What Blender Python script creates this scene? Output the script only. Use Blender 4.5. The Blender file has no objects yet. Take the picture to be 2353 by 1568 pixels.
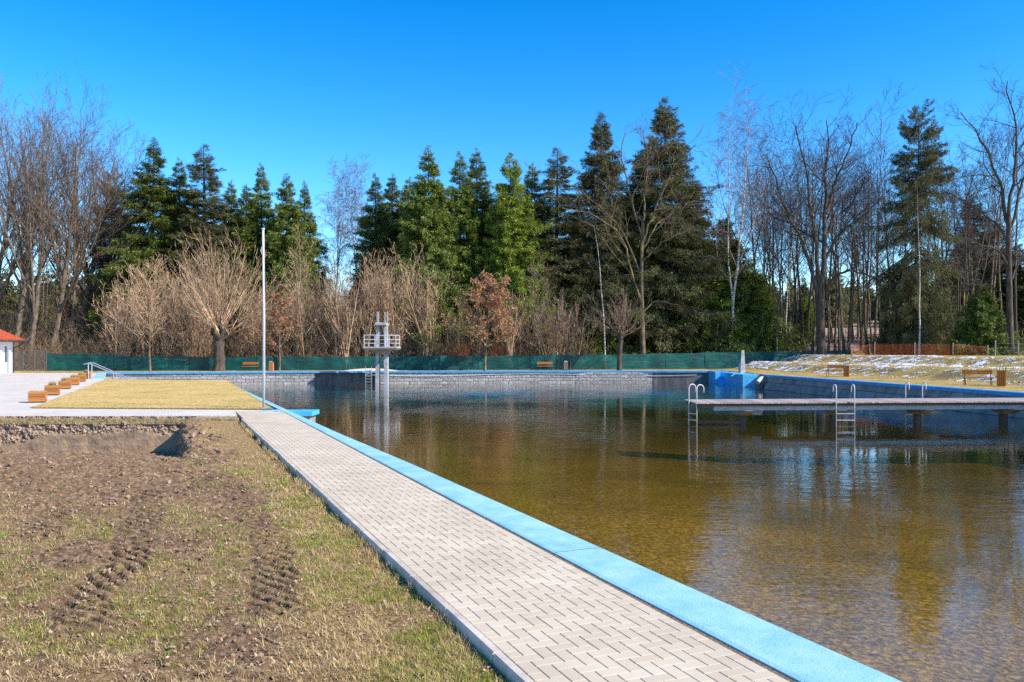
import bpy, bmesh, math, random
import numpy as np
from mathutils import Vector, Matrix

random.seed(7)
SC = bpy.context.scene
COL = SC.collection
F, HOR, CX, EYE = 1899.0, 806.0, 1176.5, 1.97      # focal length and horizon measured on a 2353 px wide picture
A = math.radians(22.6)                              # heading of the paved path, left of straight ahead
CA, SA = math.cos(A), math.sin(A)
WATER = -1.1
R = math.radians


def G(u, v, z=0.0):
    y = F * (EYE - z) / (v - HOR)
    return Vector(((u - CX) / F * y, y, z))


def X(u, y):
    return (u - CX) / F * y


def Z(v, y):
    return EYE - (v - HOR) * y / F


def LS(l, s, z=0.0):          # path coordinates: l across, s along
    return Vector((l * CA - s * SA, l * SA + s * CA, z))


# ------------------------------------------------------------------ noise
def vnoise(x, y, seed=0):
    xi = np.floor(x).astype(np.int64); yi = np.floor(y).astype(np.int64)
    xf = x - xi; yf = y - yi
    xf = xf * xf * (3 - 2 * xf); yf = yf * yf * (3 - 2 * yf)

    def h(a, b):
        n = (a * 374761393 + b * 668265263 + seed * 1442695041) & 0xffffffff
        n = ((n ^ (n >> 13)) * 1274126177) & 0xffffffff
        return ((n ^ (n >> 16)) & 0xffff) / 65535.0
    return (h(xi, yi) * (1 - xf) + h(xi + 1, yi) * xf) * (1 - yf) + (h(xi, yi + 1) * (1 - xf) + h(xi + 1, yi + 1) * xf) * yf


def fbm(x, y, seed=0, oct=4, gain=.5):
    s = 0; a = 1; t = 0
    for k in range(oct):
        s = s + a * vnoise(x * 2 ** k, y * 2 ** k, seed + k * 17); t += a; a *= gain
    return s / t


def smooth(x):
    x = np.clip(x, 0, 1)
    return x * x * (3 - 2 * x)


# ------------------------------------------------------------------ objects
def tag(o, label=None, cat=None, group=None, kind=None):
    if label: o['label'] = label
    if cat: o['category'] = cat
    if group: o['group'] = group
    if kind: o['kind'] = kind
    return o


def empty(name, loc, label, cat, group=None, rz=0.0):
    o = bpy.data.objects.new(name, None)
    o.empty_display_size = .2
    COL.objects.link(o); o.location = loc; o.rotation_euler = (0, 0, rz)
    return tag(o, label, cat, group)


def link(name, me, m=None, parent=None):
    if m is not None and not me.materials: me.materials.append(m)
    o = bpy.data.objects.new(name, me)
    COL.objects.link(o)
    if parent is not None: o.parent = parent
    return o


def np_mesh(name, V, Fc, m, flat=True):
    me = bpy.data.meshes.new(name)
    V = np.ascontiguousarray(V, dtype=np.float32).reshape(-1, 3)
    Fc = np.ascontiguousarray(Fc, dtype=np.int32)
    n, k = Fc.shape
    me.vertices.add(len(V)); me.vertices.foreach_set('co', V.ravel())
    me.loops.add(n * k); me.loops.foreach_set('vertex_index', Fc.ravel())
    me.polygons.add(n)
    me.polygons.foreach_set('loop_start', np.arange(0, n * k, k, dtype=np.int32))
    me.polygons.foreach_set('loop_total', np.full(n, k, dtype=np.int32))
    me.polygons.foreach_set('use_smooth', np.full(n, not flat))
    me.update(calc_edges=True); me.validate()
    for x in (m if isinstance(m, (list, tuple)) else [m]): me.materials.append(x)
    return me


def attr(me, name, vals):
    a = me.attributes.new(name, 'FLOAT', 'POINT')
    a.data.foreach_set('value', np.ascontiguousarray(vals, dtype=np.float32).ravel())


def grid_faces(nr, nc):
    i = np.arange(nr - 1)[:, None] * nc + np.arange(nc - 1)[None]
    i = i.ravel()
    return np.stack([i, i + 1, i + nc + 1, i + nc], 1)


class B:
    """a small mesh collector"""
    def __init__(s): s.v = []; s.f = []

    def add(s, v, f):
        n = len(s.v); s.v += [tuple(p) for p in v]; s.f += [tuple(n + i for i in q) for q in f]; return s

    def box(s, c, d, rz=0.0, bev=0.0, M=None):
        hx, hy, hz = d[0] / 2, d[1] / 2, d[2] / 2
        bm = bmesh.new(); bmesh.ops.create_cube(bm, size=1)
        for v in bm.verts: v.co = Vector((v.co.x * 2 * hx, v.co.y * 2 * hy, v.co.z * 2 * hz))
        if bev: bmesh.ops.bevel(bm, geom=bm.edges[:], offset=bev, segments=1, affect='EDGES')
        T = Matrix.Translation(Vector(c)) @ Matrix.Rotation(rz, 4, 'Z')
        if M is not None: T = M @ T
        bm.verts.index_update()
        s.add([T @ v.co for v in bm.verts], [[v.index for v in f.verts] for f in bm.faces]); bm.free(); return s

    def prism(s, poly, z0, z1):
        n = len(poly)
        v = [(p[0], p[1], z0) for p in poly] + [(p[0], p[1], z1) for p in poly]
        f = [tuple(range(n - 1, -1, -1)), tuple(range(n, 2 * n))] + [(i, (i + 1) % n, n + (i + 1) % n, n + i) for i in range(n)]
        return s.add(v, f)

    def hexa(s, b, t):        # four bottom, four top points
        return s.add(list(b) + list(t), [(3, 2, 1, 0), (4, 5, 6, 7)] + [(i, (i + 1) % 4, 4 + (i + 1) % 4, 4 + i) for i in range(4)])

    def tube(s, pts, r, n=8, cap=True):
        pts = [Vector(p) for p in pts]
        rr = r if isinstance(r, (list, tuple)) else [r] * len(pts)
        vs = []; fs = []; up = None
        for i, p in enumerate(pts):
            d = (pts[min(i + 1, len(pts) - 1)] - pts[max(i - 1, 0)]).normalized()
            if up is None:
                up = Vector((0, 0, 1)) if abs(d.z) < .9 else Vector((1, 0, 0))
            a = (up - d * up.dot(d)).normalized(); b = d.cross(a); up = a
            for k in range(n):
                t = 2 * math.pi * k / n
                vs.append(p + a * math.cos(t) * rr[i] + b * math.sin(t) * rr[i])
        for i in range(len(pts) - 1):
            for k in range(n):
                fs.append((i * n + k, i * n + (k + 1) % n, (i + 1) * n + (k + 1) % n, (i + 1) * n + k))
        if cap:
            fs.append(tuple(range(n - 1, -1, -1))); fs.append(tuple((len(pts) - 1) * n + k for k in range(n)))
        return s.add(vs, fs)

    def mesh(s, name, m, sm=False):
        me = bpy.data.meshes.new(name); me.from_pydata(s.v, [], s.f); me.update()
        bm = bmesh.new(); bm.from_mesh(me); bmesh.ops.recalc_face_normals(bm, faces=bm.faces[:]); bm.to_mesh(me); bm.free()
        if sm:
            for p in me.polygons: p.use_smooth = True
        me.materials.append(m); return me

    def obj(s, name, m, parent=None, sm=False): return link(name, s.mesh(name, m, sm), None, parent)


def copy_tree(root):
    r = root.copy(); COL.objects.link(r)
    for c in list(root.children):
        d = c.copy(); COL.objects.link(d); d.parent = r
        for g in list(c.children):
            e = g.copy(); COL.objects.link(e); e.parent = d
    return r


# ------------------------------------------------------------------ materials
class N:
    def __init__(s, name):
        s.m = bpy.data.materials.new(name); s.m.use_nodes = True
        s.t = s.m.node_tree; s.t.nodes.clear()
        s.out = s.t.nodes.new('ShaderNodeOutputMaterial')

    def n(s, t, **kw):
        o = s.t.nodes.new('ShaderNode' + t)
        for k, v in kw.items():
            if k.startswith('i_'):
                o.inputs[k[2:].replace('_', ' ')].default_value = v
            else: setattr(o, k, v)
        return o

    def l(s, a, b): s.t.links.new(a, b)

    def co(s, scale=(1, 1, 1), rot=(0, 0, 0), src='Object'):
        tc = s.n('TexCoord'); mp = s.n('Mapping')
        mp.inputs['Scale'].default_value = scale; mp.inputs['Rotation'].default_value = rot
        s.l(tc.outputs[src], mp.inputs['Vector']); return mp.outputs['Vector']

    def noise(s, vec, scale, detail=4, rough=.55, out='Fac'):
        n = s.n('TexNoise', i_Scale=scale, i_Detail=detail, i_Roughness=rough)
        s.l(vec, n.inputs['Vector']); return n.outputs[out]

    def ramp(s, fac, stops, interp='LINEAR'):
        r = s.n('ValToRGB'); r.color_ramp.interpolation = interp
        e = r.color_ramp.elements
        while len(e) < len(stops): e.new(.5)
        for k, (p, c) in zip(e, stops):
            k.position = p; k.color = (*c, 1) if len(c) == 3 else c
        s.l(fac, r.inputs['Fac']); return r.outputs['Color']

    def mix(s, fac, a, b, mode='MIX'):
        m = s.n('MixRGB', blend_type=mode)
        for sock, val in ((m.inputs['Fac'], fac), (m.inputs['Color1'], a), (m.inputs['Color2'], b)):
            if hasattr(val, 'links'): s.l(val, sock)
            elif isinstance(val, (int, float)): sock.default_value = val
            else: sock.default_value = (*val, 1)
        return m.outputs['Color']

    def math(s, op, a, b=None):
        m = s.n('Math', operation=op)
        for k, val in enumerate((a, b)):
            if val is None: continue
            if hasattr(val, 'links'): s.l(val, m.inputs[k])
            else: m.inputs[k].default_value = val
        return m.outputs[0]

    def bump(s, h, strength, dist=.02):
        b = s.n('Bump', i_Strength=strength, i_Distance=dist); s.l(h, b.inputs['Height']); return b.outputs['Normal']

    def pbsdf(s, col, rough=.8, metal=0.0, normal=None, spec=.3):
        p = s.n('BsdfPrincipled', i_Roughness=rough, i_Metallic=metal)
        p.inputs['Specular IOR Level'].default_value = spec
        if hasattr(col, 'links'): s.l(col, p.inputs['Base Color'])
        else: p.inputs['Base Color'].default_value = (*col, 1)
        if normal is not None: s.l(normal, p.inputs['Normal'])
        s.l(p.outputs[0], s.out.inputs['Surface']); return p


def M(name, stops, scale=5, detail=5, rough=.85, bump=.3, bscale=None, dist=.02, stretch=(1, 1, 1), metal=0.0, spec=.3, big=None):
    """noise-coloured surface with a finer noise for relief"""
    k = N(name); v = k.co(stretch)
    c = k.ramp(k.noise(v, scale, detail), [(.3 + .4 * i / max(1, len(stops) - 1), s) for i, s in enumerate(stops)])
    if big:
        b = k.ramp(k.noise(v, big[0], 3), [(.35, (big[1],) * 3), (.65, (big[2],) * 3)])
        c = k.mix(1.0, c, b, 'MULTIPLY')
    nrm = k.bump(k.noise(v, bscale or scale * 4, 6), bump, dist) if bump else None
    k.pbsdf(c, rough, metal, nrm, spec); return k.m


def island(name, stops, rough=.8, objvar=.25, spec=.2, trans=0.0):
    """colour drawn per separate piece (leaf, blade, twig) with a small change from tree to tree"""
    k = N(name)
    g = k.n('NewGeometry')
    c = k.ramp(g.outputs['Random Per Island'], [(i / max(1, len(stops) - 1), s) for i, s in enumerate(stops)])
    oi = k.n('ObjectInfo')
    b = k.math('MULTIPLY_ADD', oi.outputs['Random'], objvar)
    b.node.inputs[2].default_value = 1 - objvar / 2
    c = k.mix(1.0, c, b, 'MULTIPLY')
    p = k.pbsdf(c, rough, 0, None, spec)
    if trans:
        t = k.n('BsdfTranslucent'); k.l(c, t.inputs['Color'])
        ms = k.n('MixShader', i_Fac=trans); k.l(p.outputs[0], ms.inputs[1]); k.l(t.outputs[0], ms.inputs[2])
        k.l(ms.outputs[0], k.out.inputs['Surface'])
    return k.m


MT = {}
MT['needles'] = island('spruce_needles', [(.02, .04, .009), (.055, .092, .014), (.14, .19, .026), (.25, .29, .05)], .6, .5, .3, .12)
MT['needles_light'] = island('young_spruce_needles', [(.035, .065, .010), (.09, .15, .018), (.21, .27, .032), (.33, .36, .055)], .7, .3, .2, .15)
MT['needles_grey'] = island('brownish_spruce_needles', [(.045, .055, .02), (.09, .105, .035), (.14, .14, .05), (.17, .14, .08)], .75, .3, .2, .15)
MT['bark'] = M('dark_bark', [(.03, .024, .02), (.07, .055, .045), (.13, .105, .085)], 6, 6, .95, .7, 14, .04, (1, 1, .25))
MT['bark_grey'] = M('grey_bark', [(.045, .034, .026), (.13, .10, .075), (.26, .2, .15)], 7, 6, .95, .6, 12, .03, (1, 1, .3))
MT['bark_lichen'] = M('lichen_bark', [(.04, .033, .03), (.085, .07, .055), (.15, .12, .07), (.30, .2, .02)], 3, 6, .95, .6, 12, .03, (1, 1, .4))
MT['twig_dark'] = island('dark_twigs', [(.035, .028, .03), (.07, .055, .055), (.12, .09, .08)], .9, .3)
MT['twig_brown'] = island('brown_twigs', [(.09, .06, .045), (.19, .135, .095), (.31, .23, .16)], .9, .3)
MT['twig_tan'] = island('tan_twigs', [(.15, .09, .055), (.38, .25, .155), (.64, .46, .31)], .9, .25)
MT['twig_birch'] = island('birch_twigs', [(.12, .085, .085), (.2, .14, .14), (.27, .2, .2)], .9, .2)
MT['oak_leaf'] = island('dry_oak_leaves', [(.26, .13, .065), (.4, .22, .12), (.52, .32, .2)], .8, .1, .2, .3)
MT['twig_forest'] = island('forest_twigs', [(.06, .042, .034), (.13, .095, .07), (.24, .18, .13)], .9, .3)
MT['red_twig'] = island('red_twigs', [(.2, .05, .03), (.32, .1, .05), (.4, .2, .1)], .9, .2)
k = N('birch_bark')
v = k.co((1, 1, 3))
c = k.ramp(k.noise(k.co((1, 1, 5)), 2.2, 5), [(.36, (.05, .045, .04)), (.46, (.42, .4, .36)), (.6, (.6, .57, .52))])
k.pbsdf(c, .7, 0, k.bump(k.noise(v, 12), .3)); MT['birch'] = k.m

# ------------------------------------------------------------------ tree growth (vectorised)
def nrm(a): return a / np.maximum(np.linalg.norm(a, axis=-1, keepdims=True), 1e-9)


def grow(rng, P, D, L, Rd, nseg, wig=.12, up=.0, tip=.25, late=0.0):
    P = np.asarray(P, float); D = nrm(np.asarray(D, float)); L = np.asarray(L, float); Rd = np.asarray(Rd, float)
    n = len(P); pts = np.empty((n, nseg + 1, 3)); pts[:, 0] = P; d = D
    st = (L / nseg)[:, None]
    for q in range(nseg):
        d = nrm(d + wig * rng.normal(size=(n, 3)) + np.array([0, 0, up + late * q / nseg]))
        pts[:, q + 1] = pts[:, q] + d * st
    t = np.linspace(0, 1, nseg + 1)
    return dict(p=pts, r=Rd[:, None] * (1 - (1 - tip) * t), L=L)


def lines(polys, nseg, r0, r1):
    """hand-set limbs: polylines resampled to nseg segments"""
    out = []
    for pl in polys:
        pl = np.array(pl, float); d = np.r_[0, np.cumsum(np.linalg.norm(np.diff(pl, axis=0), axis=1))]
        t = np.linspace(0, d[-1], nseg + 1)
        out.append(np.stack([np.interp(t, d, pl[:, i]) for i in range(3)], 1))
    p = np.array(out); L = np.linalg.norm(np.diff(p, axis=1), axis=2).sum(1)
    t = np.linspace(0, 1, nseg + 1)[None]
    r0 = np.asarray(r0, float)[:, None]; r1 = np.asarray(r1, float)[:, None]
    return dict(p=p, r=r0 * (1 - t) + r1 * t, L=L)


def spawn(rng, par, n, t0, t1, ang, lf, rf, nseg, wig=.15, up=.0, tip=.25, taper=.5, late=0.0, minr=.014):
    p, r, PL = par['p'], par['r'], par['L']
    m, s = len(p), p.shape[1] - 1
    idx = np.repeat(np.arange(m), n)
    t = t0 + (t1 - t0) * ((np.tile(np.arange(n), m) + rng.random(m * n)) / n)
    f = t * s; q = np.minimum(f.astype(int), s - 1); w = (f - q)[:, None]
    pos = p[idx, q] * (1 - w) + p[idx, q + 1] * w
    T = nrm(p[idx, q + 1] - p[idx, q])
    rr = r[idx, q] * (1 - w[:, 0]) + r[idx, q + 1] * w[:, 0]
    rv = rng.normal(size=(len(idx), 3)); pe = nrm(rv - T * (rv * T).sum(1, keepdims=True))
    a = np.radians(ang + (rng.random(len(idx)) - .5) * 36)[:, None]
    D = np.cos(a) * T + np.sin(a) * pe
    L = PL[idx] * lf * (1 - taper * (t - t0) / max(t1 - t0, .01)) * (.6 + .8 * rng.random(len(idx)))
    return grow(rng, pos, D, L, np.maximum(rr * rf, minr), nseg, wig, up, tip, late)


def seg_arrays(br):
    p, r = br['p'], br['r']
    return p[:, :-1].reshape(-1, 3), p[:, 1:].reshape(-1, 3), r[:, :-1].ravel(), r[:, 1:].ravel()


def prisms(brs, n=3):
    a = [seg_arrays(b) for b in brs]
    P0, P1, R0, R1 = (np.concatenate([q[i] for q in a]) for i in range(4))
    d = nrm(P1 - P0); h = np.where(np.abs(d[:, 2:3]) > .9, [[1., 0, 0]], [[0, 0, 1.]])
    u = nrm(np.cross(d, h)); w = np.cross(d, u)
    th = np.arange(n) * 2 * np.pi / n
    off = u[:, None] * np.cos(th)[None, :, None] + w[:, None] * np.sin(th)[None, :, None]
    V = np.concatenate([P0[:, None] + off * R0[:, None, None], P1[:, None] + off * R1[:, None, None]], 1)
    k = np.arange(n); f = np.stack([k, (k + 1) % n, n + (k + 1) % n, n + k], 1)
    Fc = (np.arange(len(P0)) * 2 * n)[:, None, None] + f[None]
    return V.reshape(-1, 3), Fc.reshape(-1, 4)


def tubes(brs, n=7):
    Vs, Fs, o = [], [], 0
    for b in brs:
        p, r = b['p'], b['r']; m, s1, _ = p.shape
        d = nrm(np.gradient(p, axis=1)); h = np.where(np.abs(d[:, :1, 2:3]) > .8, [[[1., 0, 0]]], [[[0, 0, 1.]]])
        u = nrm(np.cross(d, np.broadcast_to(h, d.shape))); w = np.cross(d, u)
        th = np.arange(n) * 2 * np.pi / n
        V = p[:, :, None] + (u[:, :, None] * np.cos(th)[:, None] + w[:, :, None] * np.sin(th)[:, None]) * r[:, :, None, None]
        i = (np.arange(m) * s1 * n)[:, None, None] + (np.arange(s1 - 1) * n)[None, :, None]
        k = np.arange(n)[None, None]; k2 = (k + 1) % n
        Fq = np.stack([i + k, i + k2, i + n + k2, i + n + k], -1).reshape(-1, 4) + o
        Vs.append(V.reshape(-1, 3)); Fs.append(Fq); o += V.size // 3
    return np.concatenate(Vs), np.concatenate(Fs)


class Proto:
    """meshes of one kind of tree: [(part name, mesh)]"""
    def __init__(s, name, parts): s.name = name; s.parts = parts


def bare(name, thick, thin, bark, twig, extra=None, n=7):
    V, Fc = tubes(thick, n); a = np_mesh(name + '_trunk', V, Fc, bark, False)
    V, Fc = prisms(thin, 3); b = np_mesh(name + '_crown', V, Fc, twig)
    parts = [('trunk', a), ('crown', b)]
    if extra: parts.append(extra)
    return Proto(name, parts)


def flare(br, f=1.5):
    s = br['r'].shape[1]; t = np.linspace(0, 1, s)
    br['r'] = br['r'] * (1 + (f - 1) * np.exp(-t * 18))[None]; return br


def leaves(rng, brs, per, size):
    P0, P1, _, _ = [np.concatenate(x) for x in zip(*[seg_arrays(b) for b in brs])]
    i = rng.integers(0, len(P0), per); t = rng.random((per, 1))
    c = P0[i] * (1 - t) + P1[i] * t + rng.normal(size=(per, 3)) * size * .5
    u = nrm(rng.normal(size=(per, 3))); w = nrm(np.cross(u, rng.normal(size=(per, 3))))
    s = size * (.6 + .8 * rng.random((per, 1)))
    V = np.stack([c - u * s * .5, c + w * s * .3, c + u * s * .5, c - w * s * .3], 1)
    return V.reshape(-1, 3), np.arange(per * 4).reshape(-1, 4)


# spruces -------------------------------------------------------------------
def spruce(name, seed, H=26.0, Rm=3.0, nb=420, dens=46,  power=.85, base=.06, droop=.55, gap=.0, mat_='needles', size=.42, hang=.75):
    rng = np.random.default_rng(seed); Rm *= 1.6; power += .14; nb = int(nb * 1.4); dens *= 6.0; size *= .70
    trunk = grow(rng, [[0, 0, -.3]], [[0, 0, 1]], [H + .2], [H * .012 + .03], 14, .006, .05, .06)
    tz = base + (1 - base) * (1 - (1 - rng.random(nb)) ** .8) * .995
    if gap:                                   # bare stretches between the tiers
        keep = (vnoise(tz * H * .55, tz * 0 + seed, 3) > gap); tz = tz[keep]
    nbr = len(tz); az = rng.random(nbr) * 2 * np.pi
    lobe = .72 + .42 * vnoise(az * 1.3 + 9, tz * H * .6, seed) + .4 * (rng.random(nbr) > .93)
    prof = np.minimum(1, (1 - tz) ** power * 1.15) * (.55 + .45 * np.minimum(1, (tz - base + .05) / .12))
    L = Rm * prof * lobe * (.8 + .45 * rng.random(nbr)) + .08
    P = np.stack([0 * az, 0 * az, tz * H], 1)
    ix = np.minimum((tz * 14).astype(int), 14); P[:, :2] = trunk['p'][0, ix, :2]
    el = np.where(tz > .85, .5, np.where(tz > .6, .12, -.12)) + rng.normal(size=nbr) * .12
    D = np.stack([np.cos(az) * np.cos(el), np.sin(az) * np.cos(el), np.sin(el)], 1)
    n = 7
    pts = np.empty((nbr, n + 1, 3)); pts[:, 0] = P; d = D
    for q in range(n):
        bend = -droop * .16 if q < 4 else droop * .3
        d = nrm(d + np.array([0, 0, bend]) * (1.1 - tz)[:, None] + rng.normal(size=(nbr, 3)) * .04)
        pts[:, q + 1] = pts[:, q] + d * (L / n)[:, None]
    br = dict(p=pts, r=np.maximum(.012, L * .012)[:, None] * np.linspace(1, .25, n + 1)[None], L=L)
    # needle sprays
    cnt = np.maximum(6, (dens * (L / Rm) ** .9 * 1.3)).astype(int)
    idx = np.repeat(np.arange(nbr), cnt); m = len(idx)
    t = .18 + .82 * rng.random(m) ** .75
    f = t * n; q = np.minimum(f.astype(int), n - 1); w = (f - q)[:, None]
    c = pts[idx, q] * (1 - w) + pts[idx, q + 1] * w
    T = nrm(pts[idx, q + 1] - pts[idx, q])
    side = nrm(np.cross(T, np.array([0, 0, 1.]))) * np.where(rng.random(m) < .5, 1, -1)[:, None]
    spread = (L[idx] * .26 * (1.05 - t) + .06)[:, None]
    c = c + side * spread * rng.random((m, 1)) + rng.normal(size=(m, 3)) * .07
    c[:, 2] -= 1.0 * hang * rng.random(m) ** 1.5 * (1.12 - tz[idx]) * np.minimum(1, L[idx] / 1.2)
    dn = hang * 1.9 * rng.random((m, 1)) * (1.15 - .8 * tz[idx, None])
    u = nrm(T * .6 + side * (.25 + .6 * rng.random((m, 1))) - np.array([0, 0, 1.]) * dn + rng.normal(size=(m, 3)) * .2)
    ln = size * (.55 + .9 * rng.random((m, 1))) * (.5 + .5 * np.minimum(1, L[idx, None] / 1.5))
    ww = nrm(np.cross(u, rng.normal(size=(m, 3)))) * ln * (.055 + .065 * rng.random((m, 1)))
    V = np.stack([c, c + u * ln * .45 + ww, c + u * ln, c + u * ln * .45 - ww], 1).reshape(-1, 3)
    # fine twig at the tip of the leader
    a = np_mesh(name + '_crown', V, np.arange(len(V)).reshape(-1, 4), MT[mat_])
    V1, F1 = tubes([trunk], 8); V2, F2 = prisms([br], 3)
    b = np_mesh(name + '_trunk', np.concatenate([V1, V2]), np.concatenate([F1, F2 + len(V1)]), MT['bark'], False)
    return Proto(name, [('trunk', b), ('crown', a)])


SP = [spruce('spruce', 1, 26, 3.3, 520, 60, .8, .05, .6),
      spruce('spruce', 2, 26, 2.6, 480, 56, .7, .05, .5, 0, 'needles', .4),
      spruce('spruce', 3, 26, 3.9, 600, 62, .75, .05, .7, 0, 'needles', .45, .95),
      spruce('spruce', 4, 26, 2.4, 420, 46, .6, .08, .35, 0, 'needles_grey', .36, .5),
      spruce('spruce', 5, 28, 4.6, 640, 60, .72, .17, .55, 0, 'needles_grey', .42, .7),
      spruce('spruce', 6, 27, 3.7, 330, 52, .2, .06, .75, .30, 'needles_grey', .44, .95),
      spruce('spruce', 8, 26, 3.5, 580, 64, .66, .05, .65, 0, 'needles_light', .45, .9),
      spruce('young_spruce', 9, 12, 3.2, 330, 58, .8, .04, .8, 0, 'needles_light', .42, .8),
      spruce('young_spruce', 10, 10, 3.4, 300, 70, .8, .12, .9, 0, 'needles', .42, .9)]


# bare trees ----------------------------------------------------------------
def slender(name, seed, H=20, lean=0.0, bark='bark_grey', twig='twig_dark', nb=34, t0=.35, up=.10, ang=45, lf=.26, r=.13, droop=False, fork=0):
    rng = np.random.default_rng(seed); nb = nb if droop else int(nb * .72)
    tr = flare(grow(rng, [[0, 0, -.2]], [[lean, 0, 1]], [H], [r], 16, .035, .03, .1))
    th = [tr]
    if fork:
        th.append(spawn(rng, tr, fork, .25, .5, 14, .72, .75, 10, .04, .08, .1, .3))
    b1 = spawn(rng, tr, nb, t0, .99, ang, lf, .42, 6, .12, up, .25, .45)
    b1s = [b1] + ([spawn(rng, th[1], 16, .25, .98, ang, lf, .42, 6, .12, up, .25, .4)] if fork else [])
    b2 = [spawn(rng, b, 7, .2, .98, 42, .5, .5, 4, .16, .04 if not droop else -.06, .3, .4) for b in b1s]
    b3 = [spawn(rng, b, 5 if droop else 2, .25, 1, 38, .5, .55, 3, .14, .02 if not droop else -.3, .4, .3, 0, .0115) for b in b2]
    return bare(name, th, b1s + b2 + b3, MT[bark], MT[twig])


def spreading(name, seed, limbs, r0, r1, trunk, tr0, tr1, bark='bark', twig='twig_dark', n2=9, n3=7, n4=4, up=.06, l2=.46, l3=.48):
    """old tree with hand-set limbs"""
    rng = np.random.default_rng(seed)
    tr = flare(lines([trunk], 10, [tr0], [tr1]), 1.35)
    lb = lines(limbs, 12, r0, r1)
    lb['p'][:, 1:] += rng.normal(size=lb['p'][:, 1:].shape) * .09
    b2 = spawn(rng, lb, n2, .22, 1, 42, l2, .5, 8, .15, up, .2, .55)
    b3 = spawn(rng, b2, n3, .2, 1, 42, l3, .5, 5, .2, up, .3, .4)
    b4 = spawn(rng, b3, n4, .2, 1, 42, .5, .55, 3, .14, up * .6, .4, .3, 0, .0115)
    V1, F1 = tubes([tr, lb], 8); V2, F2 = prisms([b2], 4)
    a = np_mesh(name + '_trunk', np.concatenate([V1, V2]), np.concatenate([F1, F2 + len(V1)]), MT[bark], False)
    V, Fc = prisms([b3, b4], 3); b = np_mesh(name + '_crown', V, Fc, MT[twig])
    return Proto(name, [('trunk', a), ('crown', b)])


def fan(name, seed, H=24, stems=5, lean=.15, bark='bark_grey', twig='twig_forest', spread=.35, r=.26):
    """forest-edge tree with long rising limbs and very fine twigs"""
    rng = np.random.default_rng(seed)
    tr = flare(grow(rng, [[0, 0, -.2]], [[lean, 0, 1]], [H * .92], [r], 16, .03, .035, .12))
    lb = spawn(rng, tr, stems + 2, .2, .65, 26, .6, .62, 12, .035, .06, .12, .35)
    b2 = spawn(rng, lb, 9, .2, 1, 30, .42, .45, 8, .09, .06, .25, .4)
    b2b = spawn(rng, tr, 22, .35, .99, 42, .24, .35, 7, .09, .07, .25, .4)
    b3 = [spawn(rng, b, 6, .15, 1, 34, .46, .5, 5, .08, .05, .3, .35) for b in (b2, b2b)]
    b4 = [spawn(rng, b, 3, .2, 1, 30, .5, .55, 3, .09, .03, .4, .3, 0, .0115) for b in b3]
    return bare(name, [tr, lb], [b2, b2b] + b3 + b4, MT[bark], MT[twig], None, 8)


def sapling(name, seed, H=8, stems=4, twig='twig_tan', spread=.18, nb=9, lf=.34, up=.12, r=.06, leafy=0):
    rng = np.random.default_rng(seed)
    D = np.c_[rng.normal(size=(stems, 2)) * spread, np.ones(stems)]
    P = np.c_[rng.normal(size=(stems, 2)) * .25, np.full(stems, -.1)]
    st = grow(rng, P, D, H * (.65 + .4 * rng.random(stems)), np.full(stems, r), 10, .04, .04, .15)
    b1 = spawn(rng, st, nb, .18, .98, 34, lf, .5, 6, .08, up, .3, .45)
    b2 = spawn(rng, b1, 4, .2, 1, 34, .46, .6, 4, .1, up * .6, .4, .35, 0, .016)
    b3 = spawn(rng, b2, 1, .2, 1, 34, .5, .7, 2, .12, .04, .5, .3, 0, .013)
    ex = None
    if leafy:
        V, Fc = leaves(rng, [b1, b2, b3], leafy, .15); ex = ('dry_leaves', np_mesh(name + '_leaves', V, Fc, MT['oak_leaf']))
    return bare(name, [st], [b1, b2, b3], MT[twig], MT[twig], ex, 5)


SL = [slender('slender_tree', 21, 20, .02), slender('slender_tree', 22, 22, -.03, nb=26, t0=.5), slender('slender_tree', 23, 18, .06, 'bark_lichen', fork=2),
      slender('slender_tree', 24, 21, .0, 'bark', nb=22, t0=.45, r=.16), slender('slender_tree', 25, 17, -.05, 'bark_lichen', nb=30), slender('slender_tree', 26, 20, .03, 'bark_grey', fork=1)]
FN = [fan('forest_tree', 31, 24, 6, .16), fan('forest_tree', 32, 25, 5, .05), fan('forest_tree', 33, 22, 6, -.04), fan('forest_tree', 34, 23, 7, .22)]
SA_ = [sapling('sapling', 41, 9, 4), sapling('sapling', 42, 8, 6, spread=.22), sapling('sapling', 43, 10, 3, spread=.1), sapling('sapling', 44, 7, 5, 'twig_brown', .25),
       sapling('sapling', 45, 9, 5, spread=.14, nb=18), sapling('sapling', 46, 6.5, 5, 'twig_brown', .3)]
BI = [slender('birch_tree', 51, 24, .04, 'birch', 'twig_birch', 34, .3, .16, 30, .24, .15, True, 2),
      slender('birch_tree', 52, 16, -.02, 'birch', 'twig_birch', 36, .3, .12, 32, .27, .1, True, 1),
      slender('birch_tree', 53, 12, .03, 'birch', 'twig_tan', 26, .3, .12, 34, .3, .09, False, 1),
      slender('birch_tree', 54, 20, -.05, 'birch', 'twig_dark', 20, .35, .05, 55, .2, .14, False, 0)]


def scatter_parts(pr, loc, label, cat, group=None, sx=1.0, sz=1.0, rz=0.0, name=None):
    e = empty(name or pr.name, loc, label, cat, group, rz)
    e.scale = (sx, sx, sz)
    for nm, me in pr.parts: link(nm, me, None, e)
    return e


# ================================================================== GROUND
def foot(y): return 24.6 + (81 - y) * .128                 # foot of the snowy bank on the right


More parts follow.
